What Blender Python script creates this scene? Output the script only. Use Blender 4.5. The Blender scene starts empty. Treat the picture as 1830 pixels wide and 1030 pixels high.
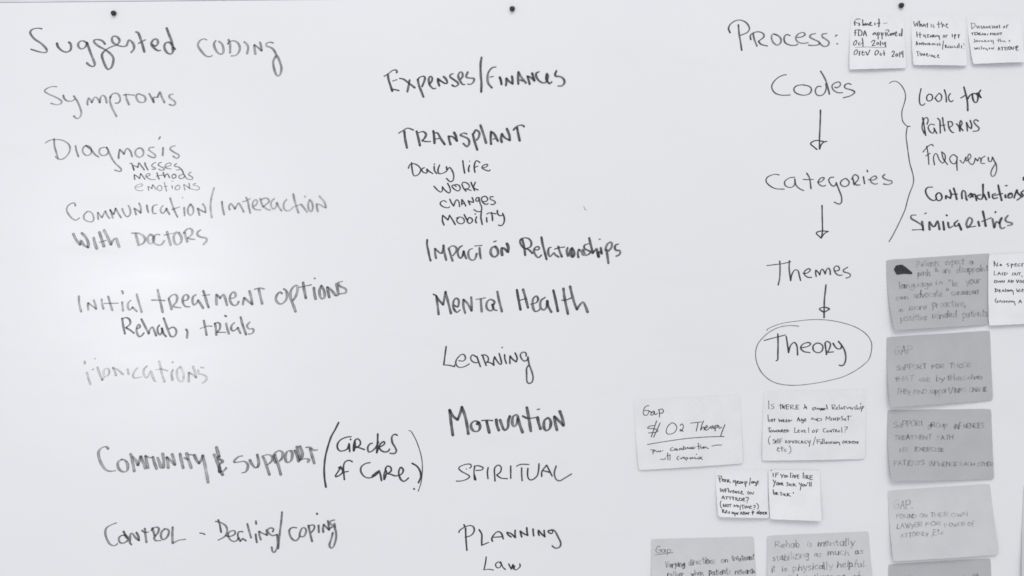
import bpy, math, random
from mathutils import Vector
random.seed(11)
S = 0.00072            # metres on the board per unit of the board's own grid
CX, CY, H0 = 915.0, 515.0, 1.5
PAL = {'white': (.778,.782,.803), 'pale': (.745,.748,.765), 'mid': (.458,.458,.474), 'light': (.592,.595,.612)}

scene = bpy.context.scene
# ---------------------------------------------------------------- camera
cam_d = bpy.data.cameras.new("camera"); cam = bpy.data.objects.new("camera", cam_d)
scene.collection.objects.link(cam)
DIST = 1.35
cam.location = (0, -DIST, H0); cam.rotation_euler = (math.radians(90), 0, 0)
cam_d.sensor_width = 36.0; cam_d.lens = 36.0 * DIST / (1830 * S)
cam_d.clip_start = .01; cam_d.clip_end = 50
scene.camera = cam
# ---------------------------------------------------------------- light
w = bpy.data.worlds.new("World"); scene.world = w; w.use_nodes = True
bg = w.node_tree.nodes["Background"]; bg.inputs[0].default_value = (.955, .97, 1, 1); bg.inputs[1].default_value = .63

def area(name, loc, target, sx, sy, watts, col):
    l = bpy.data.lights.new(name, 'AREA'); l.shape = 'RECTANGLE'; l.size = sx; l.size_y = sy
    l.energy = watts; l.color = col
    o = bpy.data.objects.new(name, l); scene.collection.objects.link(o)
    o.location = loc
    o.rotation_euler = (Vector(target) - Vector(loc)).to_track_quat('-Z', 'Y').to_euler()
    return o
area("ceiling_light", (.35, -3.9, H0 + 3.5), (0, 0, H0), 3.8, 2.4, 117, (1, .99, .975))
area("window_light", (-1.16, -2.0, H0 + .03), (-.4, 0, H0), .36, .66, 6.5, (.97, .98, 1))
scene.view_settings.view_transform = 'Standard'; scene.view_settings.look = 'None'
scene.view_settings.exposure = 0; scene.view_settings.gamma = 1
scene.cycles.transparent_max_bounces = 24
scene.cycles.filter_width = 1.65

def P(X, Y, lift=0.0):             # board grid -> metres; lift is the distance out from the board
    return ((X - CX) * S, -lift, H0 + (CY - Y) * S)

# ---------------------------------------------------------------- materials
def new_mat(name):
    m = bpy.data.materials.new(name); m.use_nodes = True
    return m, m.node_tree.nodes, m.node_tree.links, m.node_tree.nodes["Principled BSDF"]

def mat_board():
    m, N, L, b = new_mat("whiteboard_enamel")
    tc = N.new("ShaderNodeTexCoord")
    n1 = N.new("ShaderNodeTexNoise"); n1.inputs["Scale"].default_value = 3.2; n1.inputs["Detail"].default_value = 6
    n2 = N.new("ShaderNodeTexNoise"); n2.inputs["Scale"].default_value = 420; n2.inputs["Detail"].default_value = 2
    mp = N.new("ShaderNodeMapping"); mp.inputs["Rotation"].default_value = (0, .5, 0); mp.inputs["Scale"].default_value = (1.2, 1, 5)
    n3 = N.new("ShaderNodeTexNoise"); n3.inputs["Scale"].default_value = 5; n3.inputs["Detail"].default_value = 8
    for n in (n1, n2): L.new(tc.outputs["Object"], n.inputs["Vector"])
    L.new(tc.outputs["Object"], mp.inputs["Vector"]); L.new(mp.outputs[0], n3.inputs["Vector"])
    def mr(src, a, bb, lo, hi):
        r = N.new("ShaderNodeMapRange"); r.inputs[1].default_value = a; r.inputs[2].default_value = bb
        r.inputs[3].default_value = lo; r.inputs[4].default_value = hi; L.new(src, r.inputs[0]); return r.outputs[0]
    a = mr(n1.outputs[0], .3, .7, .985, 1.01); c = mr(n2.outputs[0], .3, .7, .988, 1.012); d = mr(n3.outputs[0], .55, .8, 1, .975)
    m1 = N.new("ShaderNodeMath"); m1.operation = 'MULTIPLY'; L.new(a, m1.inputs[0]); L.new(c, m1.inputs[1])
    m2 = N.new("ShaderNodeMath"); m2.operation = 'MULTIPLY'; L.new(m1.outputs[0], m2.inputs[0]); L.new(d, m2.inputs[1])
    v = N.new("ShaderNodeVectorMath"); v.operation = 'SCALE'; v.inputs[0].default_value = PAL['white']
    L.new(m2.outputs[0], v.inputs["Scale"]); L.new(v.outputs[0], b.inputs["Base Color"])
    b.inputs["Roughness"].default_value = .30
    L.new(mr(n3.outputs[0], .3, .8, .26, .36), b.inputs["Roughness"])
    b.inputs["Specular IOR Level"].default_value = .5
    return m

def mat_paper(name, col):
    m, N, L, b = new_mat(name)
    tc = N.new("ShaderNodeTexCoord")
    n = N.new("ShaderNodeTexNoise"); n.inputs["Scale"].default_value = 900; n.inputs["Detail"].default_value = 3
    n2 = N.new("ShaderNodeTexNoise"); n2.inputs["Scale"].default_value = 30; n2.inputs["Detail"].default_value = 5
    for q in (n, n2): L.new(tc.outputs["Object"], q.inputs["Vector"])
    ad = N.new("ShaderNodeMath"); ad.operation = 'ADD'; L.new(n.outputs[0], ad.inputs[0]); L.new(n2.outputs[0], ad.inputs[1])
    r = N.new("ShaderNodeMapRange"); r.inputs[1].default_value = .6; r.inputs[2].default_value = 1.4
    r.inputs[3].default_value = .925; r.inputs[4].default_value = 1.075; L.new(ad.outputs[0], r.inputs[0])
    v = N.new("ShaderNodeVectorMath"); v.operation = 'SCALE'; v.inputs[0].default_value = col
    L.new(r.outputs[0], v.inputs["Scale"]); L.new(v.outputs[0], b.inputs["Base Color"])
    b.inputs["Roughness"].default_value = .85; b.inputs["Specular IOR Level"].default_value = .2
    bp = N.new("ShaderNodeBump"); bp.inputs["Strength"].default_value = .25; bp.inputs["Distance"].default_value = .0002
    L.new(n.outputs[0], bp.inputs["Height"]); L.new(bp.outputs[0], b.inputs["Normal"])
    return m

def mat_ink(name, col, streak, scale, rough, edge):
    # ink laid thinly: its own density (attribute) and the streaks of a drying tip let the surface show through
    m, N, L, b = new_mat(name)
    b.inputs["Base Color"].default_value = (*col, 1); b.inputs["Roughness"].default_value = rough
    b.inputs["Specular IOR Level"].default_value = .25
    at = N.new("ShaderNodeAttribute"); at.attribute_name = "ink"
    ac = N.new("ShaderNodeAttribute"); ac.attribute_name = "across"
    tc = N.new("ShaderNodeTexCoord")
    n = N.new("ShaderNodeTexNoise"); n.inputs["Scale"].default_value = scale; n.inputs["Detail"].default_value = 5
    n.inputs["Roughness"].default_value = .7
    L.new(tc.outputs["Object"], n.inputs["Vector"])
    nl = N.new("ShaderNodeTexNoise"); nl.inputs["Scale"].default_value = scale / 9; nl.inputs["Detail"].default_value = 2
    L.new(tc.outputs["Object"], nl.inputs["Vector"])
    def math_(op, x, y, clamp=False):
        k = N.new("ShaderNodeMath"); k.operation = op; k.use_clamp = clamp
        for i, q in enumerate((x, y)):
            if q is None: continue
            if isinstance(q, (int, float)): k.inputs[i].default_value = q
            else: L.new(q, k.inputs[i])
        return k.outputs[0]
    s = math_('MULTIPLY', math_('SUBTRACT', n.outputs[0], .5), streak * 2.4)
    s2 = math_('MULTIPLY', math_('SUBTRACT', nl.outputs[0], .5), streak * 1.6)
    t = math_('ABSOLUTE', ac.outputs["Fac"], None)
    t2 = math_('MULTIPLY', math_('MULTIPLY', t, t), edge)
    d = math_('ADD', math_('ADD', math_('ADD', at.outputs["Fac"], s), s2), t2)
    e = N.new("ShaderNodeMapRange"); e.inputs[1].default_value = .80; e.inputs[2].default_value = 1.0
    e.inputs[3].default_value = 1; e.inputs[4].default_value = .25; L.new(t, e.inputs[0])
    al = math_('MULTIPLY', math_('MAXIMUM', math_('MINIMUM', d, .97), .04), e.outputs[0], True)
    tr = N.new("ShaderNodeBsdfTransparent"); mx = N.new("ShaderNodeMixShader")
    L.new(al, mx.inputs[0]); L.new(tr.outputs[0], mx.inputs[1]); L.new(b.outputs[0], mx.inputs[2])
    L.new(mx.outputs[0], N["Material Output"].inputs["Surface"])
    return m

M = {'board': mat_board()}
for k, c in PAL.items(): M[k] = mat_paper("paper_" + k, tuple(.995*q for q in c) if k == 'white' else c)
M['marker'] = mat_ink("marker_ink", (.036, .037, .042), .36, 900, .45, .30)
M['pen'] = mat_ink("pen_ink", (.04, .04, .046), .22, 700, .6, .0)
m, N_, L_, b_ = new_mat("black_plastic"); b_.inputs["Base Color"].default_value = (.012, .012, .014, 1); b_.inputs["Roughness"].default_value = .38
M['black'] = m
nn = N_.new("ShaderNodeTexNoise"); nn.inputs["Scale"].default_value = 600
rr = N_.new("ShaderNodeMapRange"); rr.inputs[3].default_value = .3; rr.inputs[4].default_value = .55
L_.new(nn.outputs[0], rr.inputs[0]); L_.new(rr.outputs[0], b_.inputs["Roughness"])
m, N_, L_, b_ = new_mat("steel_pin"); b_.inputs["Base Color"].default_value = (.5, .5, .5, 1); b_.inputs["Metallic"].default_value = 1; b_.inputs["Roughness"].default_value = .3
M['steel'] = m
def plain(name, col, rough, sc, amt):
    m, N, L, b = new_mat(name); tc = N.new("ShaderNodeTexCoord")
    n = N.new("ShaderNodeTexNoise"); n.inputs["Scale"].default_value = sc; n.inputs["Detail"].default_value = 6
    L.new(tc.outputs["Object"], n.inputs["Vector"])
    r = N.new("ShaderNodeMapRange"); r.inputs[1].default_value = .35; r.inputs[2].default_value = .65
    r.inputs[3].default_value = 1 - amt; r.inputs[4].default_value = 1 + amt; L.new(n.outputs[0], r.inputs[0])
    v = N.new("ShaderNodeVectorMath"); v.operation = 'SCALE'; v.inputs[0].default_value = col
    L.new(r.outputs[0], v.inputs["Scale"]); L.new(v.outputs[0], b.inputs["Base Color"]); b.inputs["Roughness"].default_value = rough
    return m
M['wall'] = plain("painted_wall", (.68, .69, .71), .8, 60, .03)
M['trim'] = plain("white_trim", (.66, .672, .70), .45, 25, .06)

# ---------------------------------------------------------------- mesh helpers
def link(name, verts, faces, mat, parent=None, attrs=None, smooth=False):
    me = bpy.data.meshes.new(name); me.from_pydata(verts, [], faces); me.update()
    if mat: me.materials.append(mat)
    if attrs:
        for k, vals in attrs.items():
            a = me.attributes.new(k, 'FLOAT', 'POINT'); a.data.foreach_set("value", vals)
    if smooth: me.polygons.foreach_set("use_smooth", [True] * len(me.polygons))
    o = bpy.data.objects.new(name, me); scene.collection.objects.link(o)
    if parent: o.parent = parent
    return o

def box(name, x0, x1, y0, y1, z0, z1, mat, parent=None, bevel=0):
    v = [(x, y, z) for x in (x0, x1) for y in (y0, y1) for z in (z0, z1)]
    f = [(0,1,3,2),(4,6,7,5),(0,4,5,1),(2,3,7,6),(0,2,6,4),(1,5,7,3)]
    o = link(name, v, f, mat, parent)
    if bevel:
        md = o.modifiers.new("bevel", 'BEVEL'); md.width = bevel; md.segments = 3
    return o

def rows(pts):                       # split at corners (None) and smooth each run (Catmull-Rom)
    runs, cur = [], []
    for p in pts:
        if p is None:
            if cur: runs.append(cur)
            cur = [cur[-1]] if cur else []
        else: cur.append(p)
    if cur: runs.append(cur)
    return [r for r in runs if len(r) > 1]

def smooth(r, step, ten=.5):
    if len(r) == 2:
        n = max(2, int(math.dist(r[0], r[1]) / step))
        return [(r[0][0] + (r[1][0]-r[0][0])*i/n, r[0][1] + (r[1][1]-r[0][1])*i/n) for i in range(n + 1)]
    q = [(2*r[0][0]-r[1][0], 2*r[0][1]-r[1][1])] + r + [(2*r[-1][0]-r[-2][0], 2*r[-1][1]-r[-2][1])]
    out = [r[0]]
    for i in range(1, len(q) - 2):
        p0, p1, p2, p3 = q[i-1:i+3]
        n = max(2, int(math.dist(p1, p2) / step))
        for k in range(1, n + 1):
            t = k / n; t2 = t*t; t3 = t2*t
            out.append(tuple((2*t3-3*t2+1)*p1[j] + (t3-2*t2+t)*ten*(p2[j]-p0[j]) + (3*t2-2*t3)*p2[j] + (t3-t2)*ten*(p3[j]-p1[j]) for j in (0, 1)))
    return out

class Ink:
    """ribbons of ink lying on a surface; chisel tip: broad on down strokes, fine on level ones"""
    def __init__(s, lift): s.v, s.f, s.ink, s.ac, s.lift, s.lay = [], [], [], [], lift, 0
    def stroke(s, pts, thin, thick, dark, step, var=.12, ten=.5):
        base = (dark - .055*max(0, thick-3)) * (1 + random.uniform(-var, var))
        for r in rows(pts):
            c = smooth(r, step, ten); n = len(c)
            if n < 2: continue
            tan = []
            for i in range(n):
                a, b = c[max(0, i-1)], c[min(n-1, i+1)]
                dx, dy = b[0]-a[0], b[1]-a[1]; l = math.hypot(dx, dy) or 1
                tan.append((dx/l, dy/l))
            wd = [thin + (thick-thin) * min(1, abs(t[1]*.97 + t[0]*.22)) ** 1.3 for t in tan]
            wd = [sum(wd[max(0,i-2):i+3]) / len(wd[max(0,i-2):i+3]) for i in range(n)]
            ph = random.uniform(0, 6)
            wd = [x * (1 + .07*math.sin(i*.45 + ph) + random.uniform(-.05, .05)) for i, x in enumerate(wd)]
            # rounded ends
            a, b = c[0], c[-1]; ta, tb = tan[0], tan[-1]; e0 = wd[0]*.30; e1 = wd[-1]*.30
            c = [(a[0]-ta[0]*e0, a[1]-ta[1]*e0)] + c + [(b[0]+tb[0]*e1, b[1]+tb[1]*e1)]
            tan = [ta] + tan + [tb]; wd = [wd[0]*.45] + wd + [wd[-1]*.45]; n += 2
            L = 0; k0 = len(s.v); tot = sum(math.dist(c[i], c[i+1]) for i in range(n-1))
            for i in range(n):
                if i: L += math.dist(c[i-1], c[i])
                nx, ny = -tan[i][1], tan[i][0]; h = wd[i]/2
                d = base*(.80 + .28*math.exp(-L/5) + .34*math.exp(-(tot-L)/4))
                s.lay += 1
                for t in (-1, 0, 1):
                    X, Y = c[i][0]+nx*h*t, c[i][1]+ny*h*t
                    s.v.append(P(X, Y, s.lift(X, Y) + .00006 + s.lay*1.2e-6)); s.ink.append(d); s.ac.append(float(t))
                if i:
                    q = k0 + 3*i
                    s.f += [(q-3, q-2, q+1, q), (q-2, q-1, q+2, q+1)]
            s.lay += 4
    def build(s, name, mat, parent, label=None):
        o = link(name, s.v, s.f, mat, parent, {"ink": s.ink, "across": s.ac})
        if label: o["label"] = label
        return o

def parse(line, ox, oy, sc):
    t = line.split(); out = []; i = 0
    while i < len(t):
        if t[i] == ',': out.append(None); i += 1
        else: out.append((ox + float(t[i])/sc, oy + float(t[i+1])/sc)); i += 2
    return out

# ---------------------------------------------------------------- the setting
wall = box("wall", -4, 4, .035, .12, -.2, 3.2, M['wall']); wall["kind"] = "structure"
WORDS = r'''
@Suggested;30 30 7.32;1.8 4.4 .8
330 160 280 152 215 162 178 195 185 235 235 295 310 345 370 400 395 445 375 470 300 462 185 427
525 348 540 395 590 445 650 465 700 440 712 395 700 350 678 335
915 345 870 318 820 330 802 375 830 418 870 418 905 385 920 340 , 960 460 1000 560 1022 625 1000 652 955 640 915 605
1155 360 1120 318 1060 300 1010 312 1020 345 1080 392 1160 435 1230 490 1265 550 1250 640 1215 685 1180 680 1140 600 1115 520 1125 475 1180 425 1250 390 1310 370 1345 320 1325 275 1275 255 1245 285 1260 340 1320 375 1380 390 1435 380 1465 310 1510 335 1535 385 1530 430 1495 470
1555 200 1590 215 1620 290 1645 370 1670 462
1590 352 1640 325 1685 303
1771 365 1816 385 1848 345 1836 300 1796 298 1766 335 1761 370 1796 410 1846 445 1886 440
1961 150 1991 230 2026 320 2041 400 2041 465 2006 490 1956 460 1931 400 1946 350 1991 335 2031 365
2046 400 2074 428
@coding;270 30 7.32;1.8 4.2 .6
728 305 690 292 640 315 612 370 640 430 700 500 750 525 805 510
850 312 825 345 830 400 865 465 910 492 945 470 945 410 925 355 885 325
1012 300 1030 350 1035 400 1033 475
1000 358 1035 325 1090 318 1140 350 1162 410 1145 470 1105 508 1045 515
1218 330 1255 365 1270 410 1255 485
1365 492 1355 430 1350 370 , 1400 405 1445 445 , 1440 390 1425 335
1600 345 1550 335 1508 355 1510 385 1560 402 1600 430 1640 500 1680 580 1705 670 1695 740 1670 775 1635 755 1605 660 1600 580 1635 515
@symptoms;60 140 6;1.7 3.6 .55
250 92 200 90 145 110 118 138 160 170 240 205 300 245 295 270 250 285 185 270
318 182 330 220 365 245 410 245 445 225
430 190 470 250 500 320 512 375 495 420 460 432 432 405
580 288 578 250 590 215 , 610 235 625 262 , 650 210 670 205 695 230 710 262 , 720 205 745 185 770 205 785 265
825 195 820 250 845 325 890 410
820 215 840 175 880 160 915 180 930 230 910 265 875 268
960 182 1000 175 1050 180 1085 182
988 175 1000 230 1025 285
1120 165 1100 195 1120 245 1165 262 1200 240 1190 195 1130 168
1240 165 1260 200 1290 260 , 1285 210 1330 205 , 1355 150 1375 200 1405 262
1500 170 1460 180 1460 210 1510 245 1522 275 1495 292 1455 282
@diagnosis;60 140 6;1.7 3.2 .55
125 695 180 665 260 658 330 675 380 715 390 770 360 830 310 868 260 865 235 840
220 650 225 730 245 800 262 860
450 725 460 780 482 842
560 722 530 750 530 795 570 830 615 810 620 765 600 735 560 722 , 620 770 660 820 700 845
765 740 715 755 705 800 740 830 790 815 800 770 780 742 , 800 770 830 840 870 905 940 975 925 1000 870 985
912 860 915 810 925 765 , 960 800 970 815 , 990 765 1010 755 1040 785 1058 842
1130 748 1095 775 1095 820 1130 848 1170 830 1180 790 1160 755 1125 748
1295 740 1250 745 1235 765 1270 795 1310 830 1295 852 1260 845 1225 825
1390 745 1385 830
1342 655 1360 628
1520 725 1480 735 1465 760 1500 790 1560 825 1555 850 1530 858 1495 835
@misses,;200 280 10;1.2 2.8 .6
320 130 350 120 375 180 395 245 , 370 160 410 170 465 195 , 480 115 520 160 580 240
590 110 600 160 645 240
785 105 740 125 710 165 740 190 785 210 750 230 715 225
890 105 850 115 825 150 870 180 935 215 930 240 880 245 835 225
945 190 1010 175 1060 145 1040 115 990 125 955 160 955 195 1000 215 1060 222
1160 125 1120 150 1125 175 1180 185 1225 210 1200 235 1150 245
1240 225 1262 260 1275 290
@methods;200 280 10;1.2 2.4 .6
410 410 400 370 400 325 , 450 355 495 395 , 505 345 515 305 , 550 350 590 408
605 350 650 350 685 325 670 308 630 310 605 345 640 385 700 410 740 415 785 405
805 290 820 350 845 405
785 355 860 335 920 335
915 285 930 330 945 375 , 960 330 990 310 1010 335 1030 380
1105 315 1075 340 1080 380 1110 390 1145 365 1140 330 1105 315
1270 290 1300 340 1330 385 1380 410 1435 405 1445 375 1400 345 1370 325 1385 290 1420 280
1290 325 1240 325 1200 350 1205 385 1245 398 1290 370 1305 340
@emotions;200 280 10;1.2 2.1 .45
410 545 480 545 545 520 540 492 490 495 430 525 410 565 450 600 510 612 560 602
660 605 650 565 645 535 , 690 555 715 575 , 720 530 730 505 , 760 545 790 590
850 515 810 545 820 595 860 612 890 590 890 540 855 515
935 460 955 530 975 620
930 540 990 530
1075 520 1080 570
1070 438 1090 440
1180 510 1140 540 1130 580 1165 598 1210 575 1215 530 1180 510
1305 600 1290 540 1285 500 , 1320 520 1390 570 , 1385 530 1380 480
1385 570 1440 585 1510 600 1565 580 1555 545 1500 520 1450 510 1465 488 1505 485
@communication/interaction;110 330 6;1.6 3.2 .5
148 230 140 200 100 205 65 235 55 275 75 320 115 365 155 382 192 358
275 290 240 330 245 375 290 398 330 398 345 370 335 320 300 290 265 295
395 375 390 340 390 300 , 420 340 435 355 , 455 310 470 285 , 490 330 515 365
550 360 535 310 520 270 , 545 305 560 320 , 570 290 580 255 , 610 310 640 358
650 260 670 310 700 345 725 335 740 300 730 250 715 225
800 325 790 290 780 255 , 820 280 850 305 , 850 250 832 200
915 220 920 260 932 300
1030 215 985 230 975 270 985 310 1020 310
1090 225 1065 255 1065 295 1090 308 1115 280 1125 255 , 1140 290 1160 322
1165 145 1185 210 1215 290 1245 350
1180 270 1270 240
1315 245 1320 335
1295 142 1302 142
1380 212 1355 260 1360 310 1385 330 1412 300 1412 250 1385 212
1480 330 1470 290 1460 255 , 1500 280 1545 300 , 1540 250 1515 208
1637 35 1610 130 1598 220 1602 290 1612 355
1720 182 1728 250 1745 325
1805 270 1795 240 1815 205 1840 230 1860 262 , 1880 225 1900 200 1930 245 1955 295
1938 185 1980 175 2025 150
1980 138 2000 190 2010 250 2025 308
2055 235 2090 215 2100 175 2080 165 2055 185 2050 235 2080 268 2140 272
2130 150 2145 200 2160 240
2140 165 2180 145 2215 155 2225 185 2180 225 2165 235 , 2200 262 2240 275
2285 150 2250 185 2250 240 2275 262 2300 240 2310 195 , 2330 240 2360 282
2415 160 2385 200 2385 255 2415 282 2450 275 2490 240 2570 212 , 2600 250 2635 298
2485 100 2500 170 2520 240 2542 305
2605 128 2616 132
2660 165 2645 215 2655 275 2685 285 2695 235 2680 180 2660 165
2750 290 2740 250 2735 210 , 2770 215 2810 240 2835 248 , 2820 190 2765 125
@with;110 330 6;2 5.2 .6
125 528 155 590 200 645 , 210 600 215 615 245 655 285 675 , 285 620 255 560 215 520
345 570 355 620 378 690
405 510 425 570 455 665
405 620 480 600
455 490 490 555 520 620 530 645 , 560 590 590 580 600 620 620 672
@doctors;110 330 6;2 4.6 .5
750 522 820 522 870 545 895 580 885 620 850 645 815 655
795 530 810 590 825 640
950 535 925 570 930 615 955 635 985 615 990 565 960 535
1055 540 1020 535 985 570 985 615 1020 645 1070 645 1105 600
1130 505 1150 580 1170 650
1095 545 1160 530 1220 520
1235 510 1205 550 1210 620 1240 645 1280 620 1285 565 1255 515
1320 520 1335 570 1350 615
1310 520 1345 480 1385 475 1405 510 1385 550 1350 575 , 1385 585 1430 588
1495 485 1460 510 1460 545 1500 565 1550 575 1555 605 1520 645
@initial;120 495 6;1.8 3.8 .5
125 205 130 290 150 375
228 355 222 315 225 280 , 265 310 312 345 , 300 290 285 250
370 240 375 290 390 345
440 210 460 280 485 360
395 285 460 285 550 282
590 270 595 320 600 365
583 152 598 160 595 182
685 250 655 280 650 325 665 355 690 340 700 325 , 720 345 750 372
745 185 765 260 800 380
@treatment;120 495 6;1.9 4.4 .6
970 138 990 230 1010 310 1025 382
905 250 970 250 1050 255
1090 240 1105 290 1120 350
1085 235 1120 200 1160 190 1180 220 1170 270 1135 315 1165 325 1220 332
1240 260 1290 245 1300 210 1275 190 1245 215 1240 270 1265 315 1315 322
1385 190 1350 215 1345 270 1360 300 1390 280 1405 250 , 1430 290 1460 338
1460 150 1480 210 1500 280 1518 330
1450 200 1530 192
1603 300 1600 250 1600 190 , 1630 215 1640 230 , 1675 190 1695 230 1715 305
1750 230 1790 225 1808 200 1795 165 1765 175 1745 220 1755 275 1785 305 1820 300 1840 265
1885 300 1890 260 1900 225 , 1940 260 1985 295 , 1975 230 1955 150
2005 135 2060 120 2115 130
2055 130 2070 200 2092 290
@options;120 495 6;2 5 .7
2305 180 2280 165 2250 195 2238 240 2260 280 2300 290 2345 250 2360 190 2345 145 2320 130
2450 375 2420 290 2395 220 2400 150 2430 105 2460 95 2472 130 2455 200 2425 250
2530 60 2540 130 2560 230
2490 112 2550 100 2620 85
2645 115 2652 180 2665 240
2648 16 2660 18
2725 95 2705 150 2715 215 2735 235 2760 215 2755 150 2725 95
2812 222 2800 170 2790 110 , 2830 140 2880 200 , 2905 195 2900 130 2885 75
2955 48 2905 65 2925 100 2985 130 2985 170 2910 185
@rehab,;120 495 6;1.8 4 .7
590 445 600 520 620 612
590 450 635 438 670 460 675 505 630 545 , 680 575 718 605
740 555 770 550 785 530 770 512 750 535 745 590 770 640 800 630 825 600
795 452 830 520 875 610 , 885 570 915 540 935 580 955 632
990 518 970 550 975 600 1000 620 1020 580 1015 550 , 1035 610 1062 640
1035 442 1060 510 1085 580 1110 635 1145 640 1170 605 1165 560 1130 540 1090 560
1275 562 1290 590 1285 655
@trials;120 495 6;1.8 4.2 .6
1465 468 1480 540 1495 625
1425 555 1500 530 1555 530
1585 500 1595 560 1600 625
1575 505 1610 490 1640 510 1635 560 1605 595 , 1650 595 1700 595
1705 500 1715 550 1735 612
1690 415 1708 425
1797 490 1765 520 1760 565 1785 580 1815 560 1830 545 , 1845 580 1860 605
1860 430 1880 510 1920 620
1960 485 1930 520 1945 555 1995 560 1995 595 1960 615 1945 610
@implications;130 630 6;1.8 4 .35
125 95 132 110 125 125
152 215 168 280 190 345
205 188 228 178
235 66 242 68
265 160 285 220 315 298 , 335 260 330 210 350 175 385 180 392 215 375 250 340 262
430 165 450 200 465 248
430 165 480 185 510 210 540 238
588 180 600 235
700 165 665 200 645 250 665 275 740 262
800 145 765 180 760 230 785 270 810 255 835 200 855 250 875 305 895 305
928 95 945 180 965 260 985 315
890 188 950 180 1020 198
1062 105 1078 107
1075 185 1060 230 1070 300
1155 152 1120 190 1125 270 1155 315 1185 295 1185 220 1155 155
1245 315 1245 260 1245 215 , 1290 240 1325 270 , 1310 210 1290 150
1345 190 1350 225 1400 240 1435 265 1430 300 1390 330
1370 160 1408 165
@community;160 750 6;1.8 5.4 .65
200 315 180 293 135 302 98 345 102 410 130 480 170 535 220 555 282 548
350 425 305 460 310 520 345 555 385 560 410 530 405 470 375 435 340 428
440 370 460 440 480 555
455 395 500 440 520 490 , 535 445 550 395 , 575 460 600 525
630 520 615 460 600 390 , 650 410 680 400 , 695 460 720 530
730 410 750 460 765 515 795 515 , 795 440 785 365
845 520 840 460 830 405 , 870 440 915 485 , 905 430 885 370
970 365 985 440 1005 520
1040 360 1065 440 1092 520
1015 410 1060 430
1060 375 1125 380 , 1145 430 1175 470 , 1200 430 1215 385 , 1235 470 1255 580 1272 675
@ampersand;160 750 6;2 6 .7
1360 295 1375 350 1390 400
1335 375 1360 430 1385 500 1395 565
1395 390 1370 410 1430 450 1395 480 1400 545 1430 595
1390 565 1440 550 1468 518
@support;400 740 7.355;1.8 5.2 .7
250 552 200 560 150 600 135 635 200 632 270 625 315 665 310 725 280 765 235 775
340 605 370 660 410 705 445 700 , 460 640 440 535
510 555 540 620 570 710 600 800
530 545 580 535 630 555 640 600 600 650 560 670
670 540 690 600 720 690 750 800
680 640 655 560 690 500 740 485 775 520 765 580 730 620
870 480 830 500 808 560 820 625 855 635 890 600 900 530 885 485
930 480 960 540 985 625
960 430 985 520 1000 600
1000 425 1030 500 1030 570 1000 610 , 1050 590 1090 590 1125 605 1100 635
1075 440 1130 440 1180 475 1235 472
1135 460 1160 550 1190 650
@(;570 740 6.865;2.2 3.6 .95
243 103 200 190 150 280 110 400 80 520 65 650 68 780 86 900
@circles;570 740 6.865;2.2 3.4 .95
400 280 340 285 270 315 230 365 228 420 260 455 310 450 350 430 , 370 365 , 378 465
385 308 392 318
440 330 425 390 425 455
432 450 445 380 440 330 475 305 508 340 500 385 450 415 , 470 410 510 420 560 438
460 400 430 430
660 360 630 365 600 405 605 460 640 462 690 420 720 370 730 340
722 245 718 360 708 478 , 730 420 760 360 800 340 805 365 770 395 735 405 , 760 445 800 465 845 460 868 430
962 262 930 250 895 280 900 350 935 410 950 455 925 485 870 482
@of;570 740 6.865;2.2 3.2 .95
235 665 270 645 240 700 200 765 240 760 290 715 275 660
412 588 370 570 320 590 300 650 305 730 312 808
270 735 310 715 362 705
@care;570 740 6.865;2.2 3.4 .95
630 597 570 610 520 650 515 710 560 770 620 785 680 765 730 720 , 650 765 700 720 740 695 , 755 750 768 820
640 780 700 745
820 680 800 740 800 805
805 800 830 720 815 680 840 640 880 655 885 700 840 735 , 880 740 940 760 1010 740 1035 690 1005 655 980 700 985 760 1010 810 1050 825 1100 785
@);570 740 6.865;1.1 1.8 .95
1098 205 1130 215 1190 320 1240 460 1265 580 1268 720 1250 850 1218 950
@);570 740 6.865;2.2 3.6 .95
1140 605 1200 640 1240 700 1250 770 1220 845
1162 915 1172 925
@control;180 920 8.318;1.8 4.2 .7
235 122 150 155 85 200 68 270 90 360 140 440 205 462 250 430
340 250 365 300 405 340 395 390 330 425 280 405 270 350 310 310 365 310
360 300 380 335 395 350
460 445 435 420 435 350 445 285 475 285 520 345 570 385 , 560 320 530 265
655 205 665 300 680 410
610 235 660 265 715 255
755 235 770 200 , 800 310
770 200 840 185 865 215 850 270 815 310 , 795 350 820 385 895 385
940 210 985 215 1015 245 1000 310 960 360 915 365 895 310 910 250 955 215
1070 185 1065 300 1070 425 , 1110 405 1160 380 1265 365
@dash;180 920 8.318;2.2 2.6 .8
1470 275 1510 278 1550 295
@dealing/coping;375 915 7.32;1.9 3.6 .75
110 105 130 170 148 268
72 125 140 140 205 180 228 240 205 310 160 345 105 372
205 310 230 320 290 315 330 285 325 250 280 250 240 285 250 340 290 380 335 385 370 350 365 290 385 260 435 260
375 340 400 385 , 430 350 , 475 378
490 155 515 250 540 340
600 290 605 340 616 402
603 118 607 160
668 365 650 310 645 255 , 690 280 750 305 , 740 235
820 262 835 225 790 210 755 240 775 280 820 310 880 295 , 885 350 885 450 850 525 820 515 810 460
945 0 935 120 915 280 895 480
1140 208 1080 205 1040 240 1050 310 1085 360 1130 375 1170 330 1180 270 1210 210 1250 215 1260 260 1230 320 1185 320
1290 175 1310 270 1338 385
1295 185 1340 170 1370 185 1360 230 1325 270
1423 175 1427 268
1398 20 1408 30
1485 265 1480 215 1490 165 , 1530 205 1560 235 , 1555 175 1545 115
1635 105 1590 115 1570 150 1620 185 1650 260 1650 350 1620 450 1585 470 1565 430 1590 350 1610 270
1630 150 1640 200
1600 195 1550 230
@expenses/finances;670 95 9.15;1.7 4.1 .85
148 383 220 340 290 285 340 280 365 305 350 325
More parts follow.
